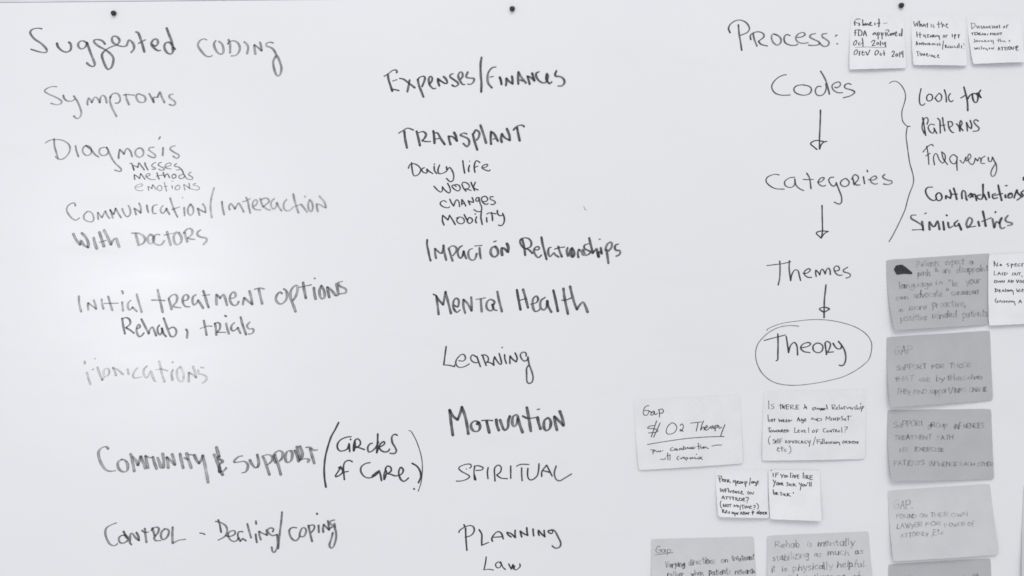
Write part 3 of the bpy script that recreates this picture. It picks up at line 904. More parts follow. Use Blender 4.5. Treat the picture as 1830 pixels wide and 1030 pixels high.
NOTES = r'''
#esbriet|1521 28 1615 26 1618 123 1516 126|white|3 3|small white note of drug approval dates, nearest to the word Process|1500 20 8.318|1.85 .97
=1.2;230 145 222 180 232 215/240 130 270 118 310 122/235 175 275 180/300 178 285 190 305 205 285 220/345 130 348 215 , 360 195 380 205 360 218/385 180 395 215 , 410 190 425 195 430 215/440 200 465 185 470 165 450 180 455 215 490 215/525 180 528 210/585 118 590 180 582 238/555 185 605 178
=.3;650 185 712 182
=.9;235 285 230 370/220 290 265 280/215 325 250 320/285 290 280 370 320 365 335 320 310 285 275 280/350 370 375 295 400 375/355 345 395 340
=.95;525 320 495 340 495 360 520 340 535 330 545 365/560 325 570 375 572 420/560 330 590 325 590 355 570 360/618 325 628 370 630 420/620 330 650 330 645 355 630 360/680 320 690 375/680 290 720 280 735 300 700 335 730 370/755 340 745 360 765 365 775 345 755 335/785 330 795 360 810 325/820 350 850 335 845 310 825 330 830 370 860 370/900 335 885 350 895 370 920 350 930 265 , 925 375
=.95;240 440 210 470 205 510 235 505 255 465 245 440/300 470 275 490 285 510 310 505/335 405 345 480 342 530/315 490 350 480
=.9;465 470 495 440 520 440 510 480 480 520 530 515/560 470 545 495 565 505 580 485 560 470/605 450 600 520/640 470 625 490 650 500 670 470 690 475/670 470 680 535
=.9;245 580 215 610 210 655 240 650 265 610 250 580/290 610 285 670/280 640 300 635/290 605 310 600/340 600 325 630 335 665 365 655/330 625 370 620/385 610 405 665 445 585
=.9;545 590 520 620 520 665 550 650 575 615 555 592/610 630 590 650 605 668 620 655/650 595 655 630 655 668/635 640 668 632
=.95;770 620 790 600 810 610 795 650 770 685 810 680/845 640 825 660 840 680 860 660 845 640/885 620 885 690/915 610 905 645 940 640/935 600 935 695
=.4;225 545 400 540 560 548 690 542
#history|1628 27 1724 26 1726 119 1630 118|white|4 3|small white note asking about history and awareness, middle of the three top right notes|1620 20 8.714|1.65 .86
=1;110 165 130 240 155 185 170 240 180 165/200 155 205 245 , 225 200 240 245/270 200 250 240 285 215 290 250/320 190 322 260/300 210 335 200
=.75;380 200 385 255/420 210 405 235 435 250 415 268
=.85;495 165 500 265/470 210 540 200/545 170 555 255 , 570 205 590 240/610 225 640 205 620 200 610 240 645 265
=.9;155 325 160 410/205 330 205 420/150 375 230 370/260 370 265 400/290 370 275 395 300 410 285 425/325 370 328 420/310 375 350 370/365 385 360 410 385 405 375 385/400 375 400 415/400 380 425 375 410 395 430 410/440 410 440 385 455 400 465 380/475 385 490 405/500 385 505 450
=.8;570 380 562 415 590 410 585 380 570 380/610 380 605 420/605 400 630 375
=1.15;705 365 708 410/740 370 745 440/735 375 765 370 745 405/800 370 805 425/795 375 828 368/800 395 822 392
=.85;150 475 142 540/150 480 170 535/145 515 170 510/190 500 195 530 215 505 225 530 235 500/250 490 255 535 , 275 510 290 535 300 510/320 510 320 535/340 500 340 535 360 520 340 505 365 535/385 510 400 535 410 510/430 510 425 530 445 530/470 510 460 525 480 530 470 545/505 505 495 525 515 530 505 545
=.9;565 470 545 605
=.95;590 540 592 580/590 540 610 535 595 560 620 580/640 550 630 575 650 580/670 550 660 565 680 575 665 585/700 550 690 575 715 575/730 550 730 575 745 565 760 580/790 540 775 565 790 580/805 510 808 575/845 545 845 585
=.35;870 510 890 515 885 540/880 590 882 594
=.7;140 640 180 635/160 640 165 710/195 650 200 705/215 665 220 705 240 670 250 705 265 670 270 700/290 690 315 680 300 665 290 700 315 715 330 705/295 685 312 690/345 690 348 715/370 690 375 725 , 395 700 405 730/420 700 415 735 440 735/465 710 485 700 470 690 460 725 490 740
#dimension|1727 28 1824 26 1829 113 1736 116|white|4 4|small white note ending in the word attitude, in the top right corner|1620 20 8.714|1.65 .8
=.8;1010 190 1015 280/1000 190 1060 195 1065 240 1015 280/1090 230 1100 270 1120 235 1130 270/1145 240 1170 235 1155 270 1180 265/1185 275 1200 235 1215 270 1240 240 1250 270/1270 240 1265 265/1300 230 1285 250 1305 270/1330 230 1335 270/1360 235 1350 265 1375 260 1365 235/1390 270 1395 235 1410 265 1420 230/1445 220 1445 270
=.8;1515 235 1500 265 1530 260 1520 235/1560 220 1555 270/1545 240 1585 215
=1;1000 345 1040 340/1020 345 1025 375/1060 340 1060 378/1050 340 1095 335 1100 365 1060 378/1120 345 1115 378/1120 345 1145 345 1120 360 1150 378/1165 378 1180 350 1200 378 1215 350 1225 378/1255 360 1256 378/1300 378 1300 345 1320 365 1340 345 1342 378/1365 345 1360 378 1385 375/1365 360 1385 358/1400 378 1405 345 1425 375 1435 345/1440 345 1478 340/1460 345 1462 375
=.75;1050 440 1060 485 1035 490/1080 460 1075 485 1100 480 1090 460/1115 465 1125 485 1140 465/1160 485 1160 465 1185 485/1200 480 1225 465 1205 460 1215 485 1240 480/1255 485 1260 465 1280 480/1300 460 1315 485/1335 460 1340 520
=.6;1400 465 1440 455/1420 440 1420 490/1445 435 1450 485 , 1470 465 1480 485/1510 465 1495 485 1520 480 1525 490/1570 470 1605 465/1590 460 1590 490
=.75;1045 575 1055 605 1075 580 1085 605 1095 575/1120 575 1110 600 1130 600/1150 555 1155 605/1175 580 1185 600 1200 580/1225 585 1215 605 1240 600 1240 625/1265 600 1285 585 1265 580 1275 605/1305 600 1310 580 1320 605/1345 570 1330 590 1345 600
=1;1405 620 1420 570 1435 620/1410 600 1435 598/1450 575 1490 570/1470 572 1470 620/1500 575 1530 570/1515 575 1515 620/1545 575 1545 620/1570 570 1575 610/1560 570 1600 565 1605 600 1575 615/1620 570 1625 605 1650 600 1650 565/1680 560 1685 600/1690 595 1720 560 1700 550 1685 620 1725 615
#therapy|1132 715 1323 705 1327 828 1141 840|pale|2.2 2|large pale note reading gap and oxygen therapy with a line drawn across it|1120 700 7.105|1.6 .92
~285 178 240 190 212 240 215 290 245 302 265 290 280 245 222 242~280 245 310 262 , 350 245 325 262 302 292 330 298 352 255 , 358 292 392 276~405 225 415 270 415 325~405 240 440 220 465 240 455 270 420 275
~350 430 290 440 265 465 330 470 395 490 370 515 275 525~378 372 345 470 310 575~425 395 380 490 338 580
~570 395 520 440 500 510 530 540 600 520 635 460 610 410 575 395~675 430 700 410 718 440 700 490 675 500 680 480 715 505
~808 400 950 385~905 390 895 440 880 500~975 370 950 430 935 490 , 965 450 980 455 980 485~985 470 1025 445 1010 430 990 465 1005 490 1040 470 , 1060 445 1075 450~1095 430 1065 455 1075 470 1100 445 1105 470~1120 430 1120 500~1120 440 1150 425 1150 450 1120 465~1165 430 1175 465 1200 450~1245 420 1215 490 1190 560
~260 670 500 630 750 595 1000 575 1235 568
~1075 692 1130 678 1205 676
=.8;295 735 350 738/330 740 330 790/335 745 365 745 340 765/370 750 385 765 400 750 410 765 425 745 430 760/445 755 458 745
=.95;590 705 560 715 550 740 575 748 600 735/610 720 600 740 625 738 620 718/640 725 630 742 650 740/665 720 668 740 685 715/700 715 690 735 715 730 720 690 , 722 735/740 705 742 728/760 725 765 705 785 720/800 705 790 720 815 715 815 700 820 725/840 695 830 718 850 720 865 700/905 650 912 730/885 695 930 688/935 695 940 720/935 675 940 672/965 700 955 715 975 715 970 698/985 715 990 695 1010 710 1035 722
=.8;425 860 440 850 455 865 470 850/490 835 480 860/515 775 520 865/500 815 550 805/545 790 545 865
=.95;660 815 640 825 632 850 655 862/670 840 690 850 700 830/710 845 720 825 730 845/740 840 750 870/750 830 775 840 755 855/790 840 810 835 800 855/820 850 825 830 845 845/860 825 862 850/880 840 875 850/880 790 884 796/905 830 895 850 920 850 925 825/950 825 930 840 958 858
#relation|1365 699 1548 696 1545 820 1361 823|pale|2.6 2|large pale note asking about age and mindset, directly below the circled word Theory|1345 690 7.356|1.5 .85
=.85;210 195 212 300/280 240 245 245 250 265 280 275 270 295 240 298
=1;365 235 368 305/345 255 400 245/390 245 395 300 405 265 420 300/415 270 435 250/440 245 445 305 475 300/445 275 475 270/445 248 480 245/500 305 495 255 530 250 530 270 500 280 550 305/570 255 570 305 605 300/570 280 600 275/570 255 605 250
=.9;680 240 690 290/670 300 700 265 710 305/672 285 710 283
=1.15;775 290 830 280/800 285 785 315 815 310 830 285/840 310 850 290 870 310 875 290/890 315 900 290 925 310 940 290 , 900 310 950 300/970 245 978 305/840 300 960 298/880 318 950 312
=.8;1040 250 1048 308/1035 250 1080 250 1080 275 1045 285 , 1085 308/1095 295 1120 285 1110 275 1095 300 1125 308/1135 245 1140 305/1165 280 1155 305 1180 285 1185 305/1200 265 1205 305/1190 275 1225 270/1235 275 1240 300/1250 300 1270 275 1285 300/1290 280 1310 310 1320 280/1350 270 1335 290 1360 300 1345 312/1365 250 1372 310 , 1395 285 1400 310/1415 270 1420 300/1415 240 1425 225/1440 265 1425 335/1435 265 1460 270 1440 300
=1;200 380 205 465 225 465 230 445 205 445/245 455 265 445 250 435 245 465 270 465/285 430 285 465/270 440 300 435/340 430 350 470 365 445 380 470 385 440/395 460 415 450 400 440 400 470 420 470/430 465 450 450 440 440 435 470 460 470/475 470 470 440 490 460 515 445
=1;580 465 600 410/600 415 620 465/590 445 620 442/655 430 635 435 640 460 660 440 660 485 640 480/675 450 700 445 690 425 675 440 675 460 700 462
=.85;762 440 785 415 800 440/770 435 795 433/810 445 820 430 835 455 840 425/850 430 850 460/850 425 900 430 900 450 850 462
=.9;960 450 965 400 990 435 1010 400 1015 455/1035 420 1037 455/1060 450 1060 420 1085 450 1088 415/1110 420 1112 455/1105 415 1145 425 1110 455/1185 395 1160 410 1190 440 1160 450/1200 435 1220 425 1205 450 1230 450/1255 390 1255 450/1235 400 1295 395
=1;195 555 240 550/215 545 215 605/235 585 230 605 260 600 250 580 235 585/270 580 280 605 295 585 305 605 315 575/325 605 340 575 355 605/330 595 352 592/370 605 368 575 395 575 375 590 400 605/405 590 435 580 410 575 410 605 435 602/445 575 447 605/440 570 475 585 445 605
=.85;550 545 548 610 585 605/590 595 610 585 595 575 590 605 615 608/630 580 645 605 660 575/670 595 690 585 675 580 675 608 700 605/730 545 732 612
=.85;790 580 775 605 805 605 805 580 790 578/830 575 832 612/825 575 862 570/830 595 855 590
=.8;960 560 930 560 920 590 935 605 960 600/975 585 970 605 995 600 985 582 975 585/1010 600 1012 580 1030 605 1035 575/1040 570 1075 565/1058 570 1060 605/1085 605 1082 575 1105 570 1090 585 1115 602/1125 590 1120 605 1140 600 1135 580 1125 585/1165 540 1168 610/1205 540 1240 535 1235 560 1210 580/1205 600 1208 605
=.85;230 655 205 690 205 735 222 768/285 700 260 705 290 730 285 750 258 748/290 735 315 720 295 715 295 745 320 745/325 690 330 745/350 700 352 750/345 700 382 690/350 725 375 720
=.9;425 745 430 710 450 740 425 745/470 715 472 750/465 715 500 725 470 750/510 715 525 750 540 710/560 715 550 745 575 745 575 715 560 715/610 715 590 730 600 750 620 745/630 750 640 715 660 750/635 735 655 735/695 715 675 730 685 750 705 745/715 715 730 740/750 710 735 790
=.85;820 665 785 775
=.85;838 700 842 755/835 710 885 700/840 730 880 725/890 730 885 760 905 755 890 730/910 690 915 755/930 690 935 755/960 730 950 755 975 750 962 730/985 730 1000 755 1010 730 1025 755 1030 725/1050 730 1052 755/1070 755 1070 730 1090 755 1095 730/1110 730 1105 745 1130 735 , 1138 775
=.9;1185 720 1170 745 1195 750 1200 725 1185 720/1215 750 1215 720 1240 725 1220 735 1245 752/1260 720 1262 750/1255 720 1290 735 1262 752/1300 735 1330 730 1310 720 1300 750 1330 750/1340 750 1340 725 1360 735 1350 750/1385 725 1365 735 1385 745 1365 755
=.85;315 830 345 815 325 805 315 845 350 855/375 790 378 855/360 815 400 810/430 825 405 835 415 855 440 850/475 780 495 820 490 865 465 885
#peer|1278 838 1371 840 1373 925 1282 922|white|5 4|small white note on peer group influence, left of the pair with the be sick quote|1265 835 8.318|1.6 .98
=1;165 150 180 225/145 130 200 135 200 165 175 180/210 195 235 185 215 175 210 205 235 210/245 205 270 190 250 180 248 215 272 215/290 185 290 225/285 185 320 190 295 205 335 230
=1.05;400 195 375 200 375 225 400 215 , 405 195 415 280/430 205 430 245/430 205 460 210 435 225 465 245/475 215 470 240 495 240 490 215 475 215/505 215 510 240 530 215/545 220 560 290/545 215 580 215 570 240 550 240
=.9;632 160 615 265/655 210 640 235 660 235 670 210 675 240/690 210 685 230 705 220 , 720 275 695 270/725 235 755 215 735 205 725 245 755 250
=.85;180 310 185 360/205 360 205 320 230 365 240 320/255 320 255 370/255 320 290 312/255 340 280 338/300 310 305 370/320 345 330 375 350 345/365 360 385 350 370 340 365 375 390 375/400 375 400 350 420 385 430 350/465 350 445 365 455 385 475 380/485 375 510 365 495 350 485 385 525 400
=.75;595 360 585 385 605 400 615 375 598 360/630 400 635 370 665 400 678 365
=.95;200 465 220 420 240 470/205 450 235 448/250 435 300 432/275 435 272 470/300 440 345 435/322 440 325 475/350 450 385 445/365 430 370 480/395 450 420 445/408 445 408 485/425 455 430 490 455 485 460 450/470 455 500 465 490 490 465 490/510 475 540 465 520 450 510 490 545 495/555 445 595 445 590 475 570 495/572 515 575 520
=.8;190 495 175 530 180 575 195 600/220 580 220 540 245 580 255 540/275 545 265 575 290 580 295 550 275 545/300 545 345 540/320 545 322 580
=.85;375 580 380 550 400 575 420 550 430 585/440 560 455 585/475 560 465 625/485 555 530 555/505 555 510 610/540 565 540 600/555 600 565 565 580 595 595 570 605 600/610 585 640 575 620 565 612 605 645 605/660 565 695 560 690 585 672 595/672 615 675 620/715 530 742 560 738 600 722 615
=1.05;200 620 210 665/195 620 230 622 215 645 245 668/250 650 275 640 260 630 250 665 280 665/310 645 290 655 312 665 295 675/345 650 345 680/380 655 360 660 365 680 385 665 385 710/400 685 405 660 425 690 435 655/465 685 480 650 495 690/500 655 525 650/515 655 512 690/535 655 535 690/560 660 550 680 575 680 560 660/585 690 588 660 605 665
=1.1;650 635 655 690/635 660 672 665/645 690 672 645
=1.1;725 655 710 675 735 680 735 655 725 655/750 635 750 690/770 660 772 690/765 655 795 670 770 692/805 675 825 665 810 655 805 690 830 690/840 660 842 690/838 658 865 662 848 675 870 690
#live|1373 839 1465 841 1465 929 1374 926|white|5 5|small white note quoting if you live like your sick, right of the peer group note|1265 835 8.318|1.65 .98
=.85;965 85 968 140/1005 90 1003 145/1000 88 1045 82/1003 112 1038 108
=.8;1075 100 1095 130/1120 100 1090 160/1135 120 1130 145 1150 150 1155 125 1138 118/1165 120 1170 150 1188 125
=1;1228 80 1225 155/1260 115 1258 155/1255 90 1258 92/1275 115 1290 160 1305 115/1325 115 1325 160 1352 162/1325 135 1350 132/1325 113 1350 112
=1;1415 80 1412 160/1440 120 1440 165/1465 115 1465 170/1490 120 1468 145 1495 170/1515 125 1512 180 1552 182/1512 150 1545 148/1515 122 1550 125
=1;962 185 985 225/1005 195 970 290/1025 225 1015 260 1040 262 1045 230 1025 225/1055 230 1060 262 1080 230/1090 265 1088 230 1110 232 1095 248 1118 268
=1;1190 225 1162 230 1190 250 1180 275 1160 270/1210 240 1210 275/1250 245 1225 255 1230 275 1250 275/1265 240 1265 275/1290 245 1270 258 1305 280
=.95;1350 230 1368 260/1388 235 1365 335/1405 255 1395 275 1420 280 1425 255 1405 252/1435 255 1445 280 1465 255/1480 225 1478 240/1505 220 1505 280/1530 220 1528 282
=1.05;965 330 970 400 990 400 995 375 970 375/1005 395 1030 380 1012 370 1005 400 1042 402
=1.05;1090 365 1065 375 1095 390 1085 412 1065 408/1120 385 1120 415/1155 390 1130 400 1140 420 1158 418/1175 380 1172 425/1205 385 1178 405 1220 428
~935 44 940 54
~1260 370 1264 386
#advocate|1583 465 1769 453 1764 580 1594 590|mid|6 2|mid grey note with an inky black blot in its upper left corner|1570 445 6.865|1.8 .235
Patients 470 222 740 210 80;expect 815 200 1045 192 80;a 1120 186 1160 184 60;path 480 332 630 326 75;& 690 284 730 280 52;are 780 296 880 292 65;disappoint 955 298 1340 268 78;language 245 490 655 462 78;is 690 440 785 436 60;" 845 450 880 448 90;be 905 458 970 456 85;your 1070 432 1250 412 75;own 205 628 350 620 68;advocate 425 602 770 582 84;" 820 585 845 583 90;consensus 890 568 1220 554 68;in 230 776 282 774 60;more 365 752 575 740 72;proactive, 650 722 1050 700 80;positive 250 882 575 866 82;minded 640 862 940 838 86;patients 1020 842 1325 820 90
#laid|1766 456 1872 450 1870 577 1764 582|white|3 2.2|white note beginning no spec, overlapping the right edge of the blotted grey note|1570 445 6.865|1.65 .86
=.95;1410 150 1415 215/1410 155 1450 215 1455 170/1490 190 1480 205 1505 205 1495 188
=.85;1590 175 1565 190 1595 205 1575 218/1620 185 1625 235/1615 185 1650 190 1628 205/1665 195 1690 185 1670 180 1665 212 1695 210/1730 180 1705 190 1710 212 1735 205/1750 180 1755 215/1750 185 1785 180/1810 180 1812 215
=.8;1415 270 1412 322 1445 318/1455 322 1470 285 1490 320/1460 305 1485 303/1510 290 1512 322/1535 290 1537 325/1530 290 1575 300 1537 325
=.75;1640 295 1630 320 1660 322 1660 298 1640 295/1670 295 1675 320 1695 320 1700 292/1705 295 1740 290/1722 295 1722 325/1750 330 1752 345
=.85;1420 385 1410 410 1435 415 1438 390 1420 385/1450 390 1460 415 1475 392 1485 415 1495 388/1505 412 1508 390 1530 412 1535 388
=.9;1578 415 1590 380 1605 412/1583 400 1602 398/1620 385 1622 412/1617 383 1650 398 1622 414/1680 380 1695 415 1710 380/1730 385 1722 410 1745 412 1745 388 1730 385/1780 385 1760 395 1765 415 1785 412
=.85;1425 490 1422 530/1415 485 1455 505 1422 530/1465 515 1485 508 1470 500 1465 528 1490 528/1505 525 1515 500 1528 525/1545 490 1545 525/1565 500 1565 525/1580 525 1580 503 1600 522 1605 500/1620 500 1615 518 1635 510 , 1642 560
=.8;1680 490 1690 530 1700 505 1710 530 1718 490/1735 505 1737 530/1755 490 1760 530/1745 505 1775 500/1785 490 1785 530
=.9;1430 605 1415 640 1440 660 1455 640 1440 635/1465 655 1480 630 1495 658/1510 635 1512 658/1530 660 1530 635 1555 655 1560 635/1575 640 1575 660/1590 655 1595 635 1615 655 1620 635/1635 640 1630 655 1650 645 , 1660 690
=.8;1705 665 1722 625 1740 662/1710 650 1735 648
#support|1584 603 1769 591 1773 715 1586 727|mid|6 2|mid grey note on support for those by themselves, second in the column of large notes|1570 590 7.359|1.8 .235
GAP 210 322 435 306 96;SuPPORT 225 528 625 504 62;FOR 695 506 850 502 52;THOSE 920 500 1210 486 60;tHAT 205 672 445 668 64;ARE 505 676 665 672 46;by 745 668 850 664 72;tHemSelves 895 662 1360 644 68;THEy 215 832 400 828 62;FIND 440 832 610 828 46;support 650 832 920 822 74;/ 935 824 960 824 70;iNFO 980 822 1135 818 60;ONliNE 1180 812 1410 802 56
#exercise|1586 733 1771 731 1775 856 1589 858|mid|6 2|mid grey note on support group and exercise, third in the column of large notes|1570 725 7.359|1.75 .23
SuPPORt 195 292 585 262 74;gROup 645 286 895 280 70;iNFluENCES 990 300 1385 290 66;TREATMENT 200 446 690 440 54;PATH 765 446 970 442 56;iE 265 602 375 600 54;EXERCISE 470 592 850 600 48;PATIENTS 185 776 585 776 58;INFluENCE 650 786 1015 790 56;EACH 1060 786 1250 784 44;OTHER 1290 790 1500 792 48
~480 535 490 565
~562 410 568 418
#lawyer|1586 877 1769 865 1782 990 1593 1001|light|5 4|lighter grey note about a lawyer for power of attorney, below the exercise note|1570 860 6.058|1.75 .23
GAP. 170 300 365 292 92;FOUND 190 405 405 396 46;ON 440 388 520 386 34;THEIR 555 382 750 378 46;OWN 785 382 955 376 42;LAWyER 195 510 465 488 48;FOR 500 478 665 470 38;POWER 705 492 930 484 42;of 955 488 1030 486 62;ATTORNEy 235 606 525 576 42;,Etc 565 578 690 568 58
#bottom|1587 1009 1770 998 1775 1125 1590 1136|mid|6 2|mid grey note cut off by the bottom edge of the photo, below the lawyer note|1570 860 6.058|1.75 .23
GAP 180 1110 360 1100 80;health 925 1075 1100 1068 75
#edge|1829 868 2010 860 2006 1040 1822 1052|light|5 3|light grey note of which only a sliver shows at the right edge of the photo|1570 860 6.058|1.75 .23
GAP 1700 300 1900 292 92
#varying|1163 964 1347 959 1353 1085 1166 1092|light|5 3|light grey note on varying directions on treatment, leftmost at the bottom edge|1150 940 8.318|1.6 .42
Gap 185 402 405 396 95;Varying 320 612 610 600 88;directions 670 582 1065 545 92;on 1150 548 1250 544 75;treatment 1310 522 1640 500 84;rather 350 760 590 752 90;when 700 738 885 724 80;patients 970 726 1290 710 92;research 1360 716 1650 702 84
~170 430 300 415 438 395
#rehab|1370 958 1552 950 1561 1080 1372 1088|light|5 3|light grey note saying rehab is mentally stabilizing, beside the varying directions note|1355 940 8.318|1.7 .36
Rehab 250 322 610 316 98;is 725 304 795 302 80;mentally 890 302 1430 286 98;stabilizing 205 518 750 470 98;as 835 458 935 454 80;much 1035 438 1345 430 96;as 1435 418 1560 412 78;it 200 680 245 676 90;is 345 666 420 662 80;physically 510 668 1100 632 100;helpful. 1170 612 1600 606 100;and 430 800 570 795 90;patients 700 800 1100 790 100;out 1160 800 1300 792 95;of 1400 780 1520 775 100
'''
# ---------------------------------------------------------------- the whiteboard
def thing(name, loc, label, cat, group=None):
    o = bpy.data.objects.new(name, None); scene.collection.objects.link(o); o.location = loc
    o.empty_display_size = .05; o["label"] = label; o["category"] = cat
    if group: o["group"] = group
    return o
board = thing("whiteboard", (0, 0, 0), "large white board covered in grey marker handwriting and paper notes", "whiteboard")
def slab(name, quad, y0, y1, mat, parent, bevel=.001):
    v = [(P(X, Y)[0], y, P(X, Y)[2]) for y in (y0, y1) for X, Y in quad]
    f = [(3,2,1,0),(4,5,6,7),(0,1,5,4),(1,2,6,5),(2,3,7,6),(3,0,4,7)]
    o = link(name, v, f, mat, parent)
    md = o.modifiers.new("bevel", 'BEVEL'); md.width = bevel; md.segments = 2
    return o
slab("writing_surface", [(-700, 11.5), (2700, -20), (2720, 1700), (-690, 1710)], 0, .012, M['board'], board, .0008)
slab("frame_rail", [(-730, -38), (2730, -70), (2730, -20.5), (-730, 11.3)], -.00025, .016, M['trim'], board, .0006)
slab("frame_rail", [(-730, 1712), (2750, 1702), (2750, 1745), (-730, 1755)], -.0045, .016, M['trim'], board, .0015)
slab("frame_post", [(-745, 11.7), (-701.5, 11.5), (-691.5, 1709), (-735, 1710)], -.0045, .016, M['trim'], board, .0015)
slab("frame_post", [(2701.5, -19.9), (2745, -20.1), (2765, 1700), (2721.5, 1701)], -.0045, .016, M['trim'], board, .0015)

flat = lambda X, Y: 0.0
NAMES = {'arrow': 'drawn_arrow', 'circle': 'drawn_oval', 'brace': 'drawn_brace', 'dash': 'drawn_dash', '(': 'drawn_bracket', ')': 'drawn_bracket', 'ampersand': 'handwritten_ampersand'}
for blk in WORDS.split('@')[1:]:
    lines = [l for l in blk.strip().split('\n') if l.strip()]
    word, a, b = lines[0].split(';')
    ox, oy, sc = map(float, a.split()); thin, thick, dark = map(float, b.split())
    if ox < 900 and dark < .85: dark -= .07
    thick *= 1.1
    ink = Ink(flat)
    for l in lines[1:]: ink.stroke(parse(l, ox, oy, sc), thin, thick, dark, 1.5)
    nm = NAMES.get(word, 'handwritten_word')
    ink.build(nm, M['marker'], board, None if nm != 'handwritten_word' else 'handwritten word ' + word.strip(':,').replace('/', ' '))
# a faint wiped mark left on the surface
ink = Ink(flat)
ink.stroke([(1043.5, 369), (1044.5, 373), (1046, 375.5), (1049, 375)], 1, 1.6, .2, .8)
ink.build("wiped_mark", M['marker'], board)
ink = Ink(flat)
for x0, x1, yy in ((322, 330, .2), (350, 366, .4), (372, 384, .1), (398, 401, .8)):
    ink.stroke([(x0, yy+1), ((x0+x1)/2, yy+.3), (x1, yy+.8)], .8, 1.3, .22, .8)
ink.build("wiped_mark", M['marker'], board)

# ---------------------------------------------------------------- pins
def pin(X, Y, r, label, tilt):
    x, y, z = P(X, Y)
    t = thing("push_pin", (x, 0, z), label, "pin", "black pins along the top of the whiteboard")
    t.rotation_euler = (tilt, 0, tilt * .6)
    prof = [(0, .0054), (.45, .0052), (.78, .0046), (.96, .0036), (1.0, .0026), (.96, .0014), (.80, .0006), (.62, .0004)]
    n = 24; v, f = [], []
    v.append((0, -prof[0][1], 0))
    for pr, h in prof[1:]:
        for k in range(n):
            a = 2*math.pi*k/n; rr = r*S*pr*(1 + .04*math.sin(3*a))
            v.append((rr*math.cos(a), -h, rr*math.sin(a)))
    for k in range(n): f.append((0, 1+k, 1+(k+1) % n))
    for j in range(len(prof)-2):
        for k in range(n):
            a, b = 1+j*n+k, 1+j*n+(k+1) % n; f.append((a, a+n, b+n, b))
    f.append(tuple(1+(len(prof)-2)*n+k for k in range(n)))
    link("pin_head", v, f, M['black'], t, smooth=True)
    v, f = [], []
    for h in (-.0006, .006):
        for k in range(10):
            a = 2*math.pi*k/10; v.append((.0006*math.cos(a), h, .0006*math.sin(a)))
    for k in range(10): f.append((k, (k+1) % 10, 10+(k+1) % 10, 10+k))
    f += [tuple(range(9, -1, -1)), tuple(range(10, 20))]
    link("pin_shank", v, f, M['steel'], t)
pin(204, 24.5, 4.7, "small black pin above the word Suggested", .05)
pin(915.5, 17, 4.8, "small black pin at the top between Expenses and the left column", -.04)
pin(1609.5, 10.5, 4.8, "small black pin above the notes right of the word Process", .08)

# ---------------------------------------------------------------- paper notes
FONT = {}
for l in GLYPHS.strip().split('\n'):
    p = l.split(';'); ch, wd = p[0].split()
    FONT[ch] = (float(wd), [parse(q, 0, 0, 1) for q in p[1:]])

def write(ink, word, x0, y0, x1, y1, h, pw, dark):
    gs = [FONT[c] for c in word if c in FONT]
    gap = 1.5; tot = sum(g[0] for g in gs) + gap*(len(gs)-1)
    sx = (x1-x0)/tot; ang = math.atan2(y1-y0, x1-x0); u = 0
    for wd, strokes in gs:
        jy = random.uniform(-.8, .8); js = random.uniform(.82, 1.14); sl = random.uniform(-.05, .16)
        dv = random.uniform(.62, 1.25); wv = random.uniform(.8, 1.3)
        for st in strokes:
            pts = []
            for p in st:
                if p is None: pts.append(None); continue
                gx, gy = p[0] + random.uniform(-.55, .55), p[1]*js + jy + random.uniform(-.6, .6)
                X = (u + gx + sl*gy) * sx; Yv = -gy*h/10
                pts.append((x0 + X*math.cos(ang) - Yv*math.sin(ang)*.4, y0 + X*math.sin(ang) + Yv))
            ink.stroke(pts, pw*.8*wv, pw*1.2*wv, min(.97, dark*dv), 1.0, .25, .34)
        u += wd + gap

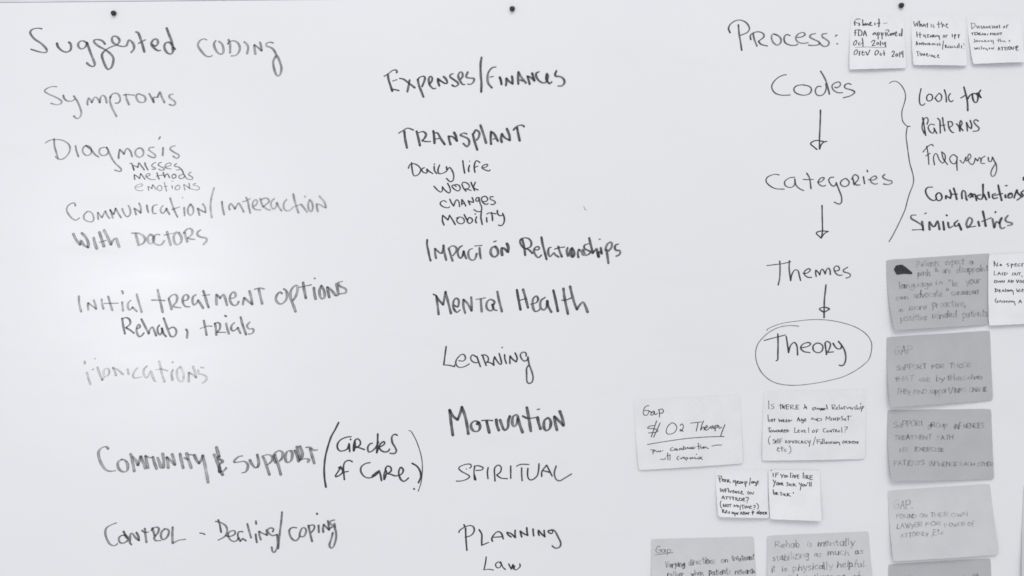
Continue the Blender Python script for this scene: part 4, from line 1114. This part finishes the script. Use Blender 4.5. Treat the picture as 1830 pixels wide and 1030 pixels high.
order = 0
for blk in NOTES.split('#')[1:]:
    lines = [l for l in blk.strip().split('\n') if l.strip()]
    key, q, tone, lf, label, tr, pen = lines[0].split('|')
    q = list(map(float, q.split())); TL, TR, BR, BL = (q[0], q[1]), (q[2], q[3]), (q[4], q[5]), (q[6], q[7])
    L0, L1 = (float(k) * .001 for k in lf.split())     # lift of the two lower corners
    pw, dark = map(float, pen.split()); ox, oy, sc = map(float, tr.split())
    order += 1
    rnd = random.Random(order*7); cu = rnd.uniform(-.5, .5); ph = rnd.uniform(0, 6); lay = .0004 + (.0010 if key in ('laid', 'live') else 0)
    ex, ey = TR[0]-TL[0], TR[1]-TL[1]; fx, fy = BL[0]-TL[0], BL[1]-TL[1]; det = ex*fy - ey*fx
    def uv(X, Y):
        dx, dy = X-TL[0], Y-TL[1]
        return (dx*fy - dy*fx)/det, (ex*dy - ey*dx)/det
    def lift(X, Y):
        a, b = uv(X, Y); a = min(1.1, max(-.1, a)); b = min(1.1, max(0, b))
        s = max(0, (b-.12)/.88)
        z = lay + 1.2*(L0*(1-a) + L1*a) * s**1.7
        z += .0010*s*math.sin(a*math.pi*1.1 + cu) + .00025*math.sin(a*5 + ph)*s
        return z
    nx, ny = 24, 18; v, f = [], []
    jit = lambda k: rnd.uniform(-.22, .22)
    edge = {}
    for back in (0, 1):
        for j in range(ny+1):
            for i in range(nx+1):
                a, b = i/nx, j/ny
                X = (TL[0]*(1-a)+TR[0]*a)*(1-b) + (BL[0]*(1-a)+BR[0]*a)*b
                Y = (TL[1]*(1-a)+TR[1]*a)*(1-b) + (BL[1]*(1-a)+BR[1]*a)*b
                if i in (0, nx) or j in (0, ny):
                    if (i, j) not in edge: edge[(i, j)] = (jit(0), jit(0))
                    X += edge[(i, j)][0]; Y += edge[(i, j)][1]
                    if i in (0, nx) and j in (0, ny):        # worn corners
                        X += (.9 if i == 0 else -.9); Y += (.9 if j == 0 else -.9)
                    if i == 0: X -= 2.0*math.sin(b*math.pi)*(1 if key in ('exercise', 'advocate') else .2)
                z = lift(X, Y)
                v.append(P(X, Y, z - (.00012 if back else 0)))
    W_ = nx+1; K = W_*(ny+1)
    for j in range(ny):
        for i in range(nx):
            p = j*W_+i
            f.append((p, p+W_, p+W_+1, p+1)); f.append((K+p, K+p+1, K+p+W_+1, K+p+W_))
    rim = [(i, i+1) for i in range(nx)] + [(ny*W_+i+1, ny*W_+i) for i in range(nx)]
    rim += [((j+1)*W_, j*W_) for j in range(ny)] + [(j*W_+nx, (j+1)*W_+nx) for j in range(ny)]
    for p, r in rim:                                       # cut edges with corners of their own
        k = len(v); v += [v[p], v[r], v[K+r], v[K+p]]; f.append((k, k+1, k+2, k+3))
    note = thing("sticky_note", (0, 0, 0), label, "note", "paper notes stuck on the whiteboard")
    base = P((TL[0]+TR[0])/2, (TL[1]+TR[1])/2)
    note.location = base
    v = [(p[0]-base[0], p[1]-base[1], p[2]-base[2]) for p in v]
    sh = link("paper_sheet", v, f, M[tone], note)
    sh.data.polygons.foreach_set("use_smooth", [k < 2*nx*ny for k in range(len(f))])   # flat cut edges
    def finish(ink, nm, lab=None):
        ink.v = [(p[0]-base[0], p[1]-base[1], p[2]-base[2]) for p in ink.v]
        ink.build(nm, M['pen'], note, lab)
    for l in lines[1:]:
        if l[0] == '~':
            marks = Ink(lift)
            for g in l[1:].split('~'): marks.stroke(parse(g, ox, oy, sc), pw*.9, pw*1.2, dark, 1.0, .1)
            finish(marks, "pen_mark"); continue
        if l[0] == '=':
            wt, rest = l[1:].split(';'); ink = Ink(lift)
            for g in rest.split('/'):
                ink.stroke(parse(g, ox, oy, sc), pw*.72, pw*(.8 + .35*float(wt)), min(.97, dark*float(wt)), .8, .22, .24)
            finish(ink, "handwritten_word"); continue
        for ent in l.split(';'):
            t = ent.split(); word = t[0]; x0, y0, x1, y1, h = map(float, t[1:])
            ink = Ink(lift)
            write(ink, word, ox+x0/sc, oy+y0/sc, ox+x1/sc, oy+y1/sc, h/sc, pw, dark)
            finish(ink, "handwritten_word", None)
    if key == 'advocate':
        ink = Ink(lift)
        for k in range(15):                                    # a word scribbled out, row over row
            y = 203 + k*7.2; a = 188 + abs(k-6)*4; b = min(405, 300 + k*9) if k > 1 else 300
            ink.stroke([(ox+a/sc, oy+(y+8)/sc), (ox+(a+b)/2/sc, oy+(y-2)/sc), (ox+b/sc, oy+(y+rnd.uniform(-4, 4))/sc)], 1.9, 2.6, .95, 1.0)
        finish(ink, "ink_blot", "solid black scribble over a word")
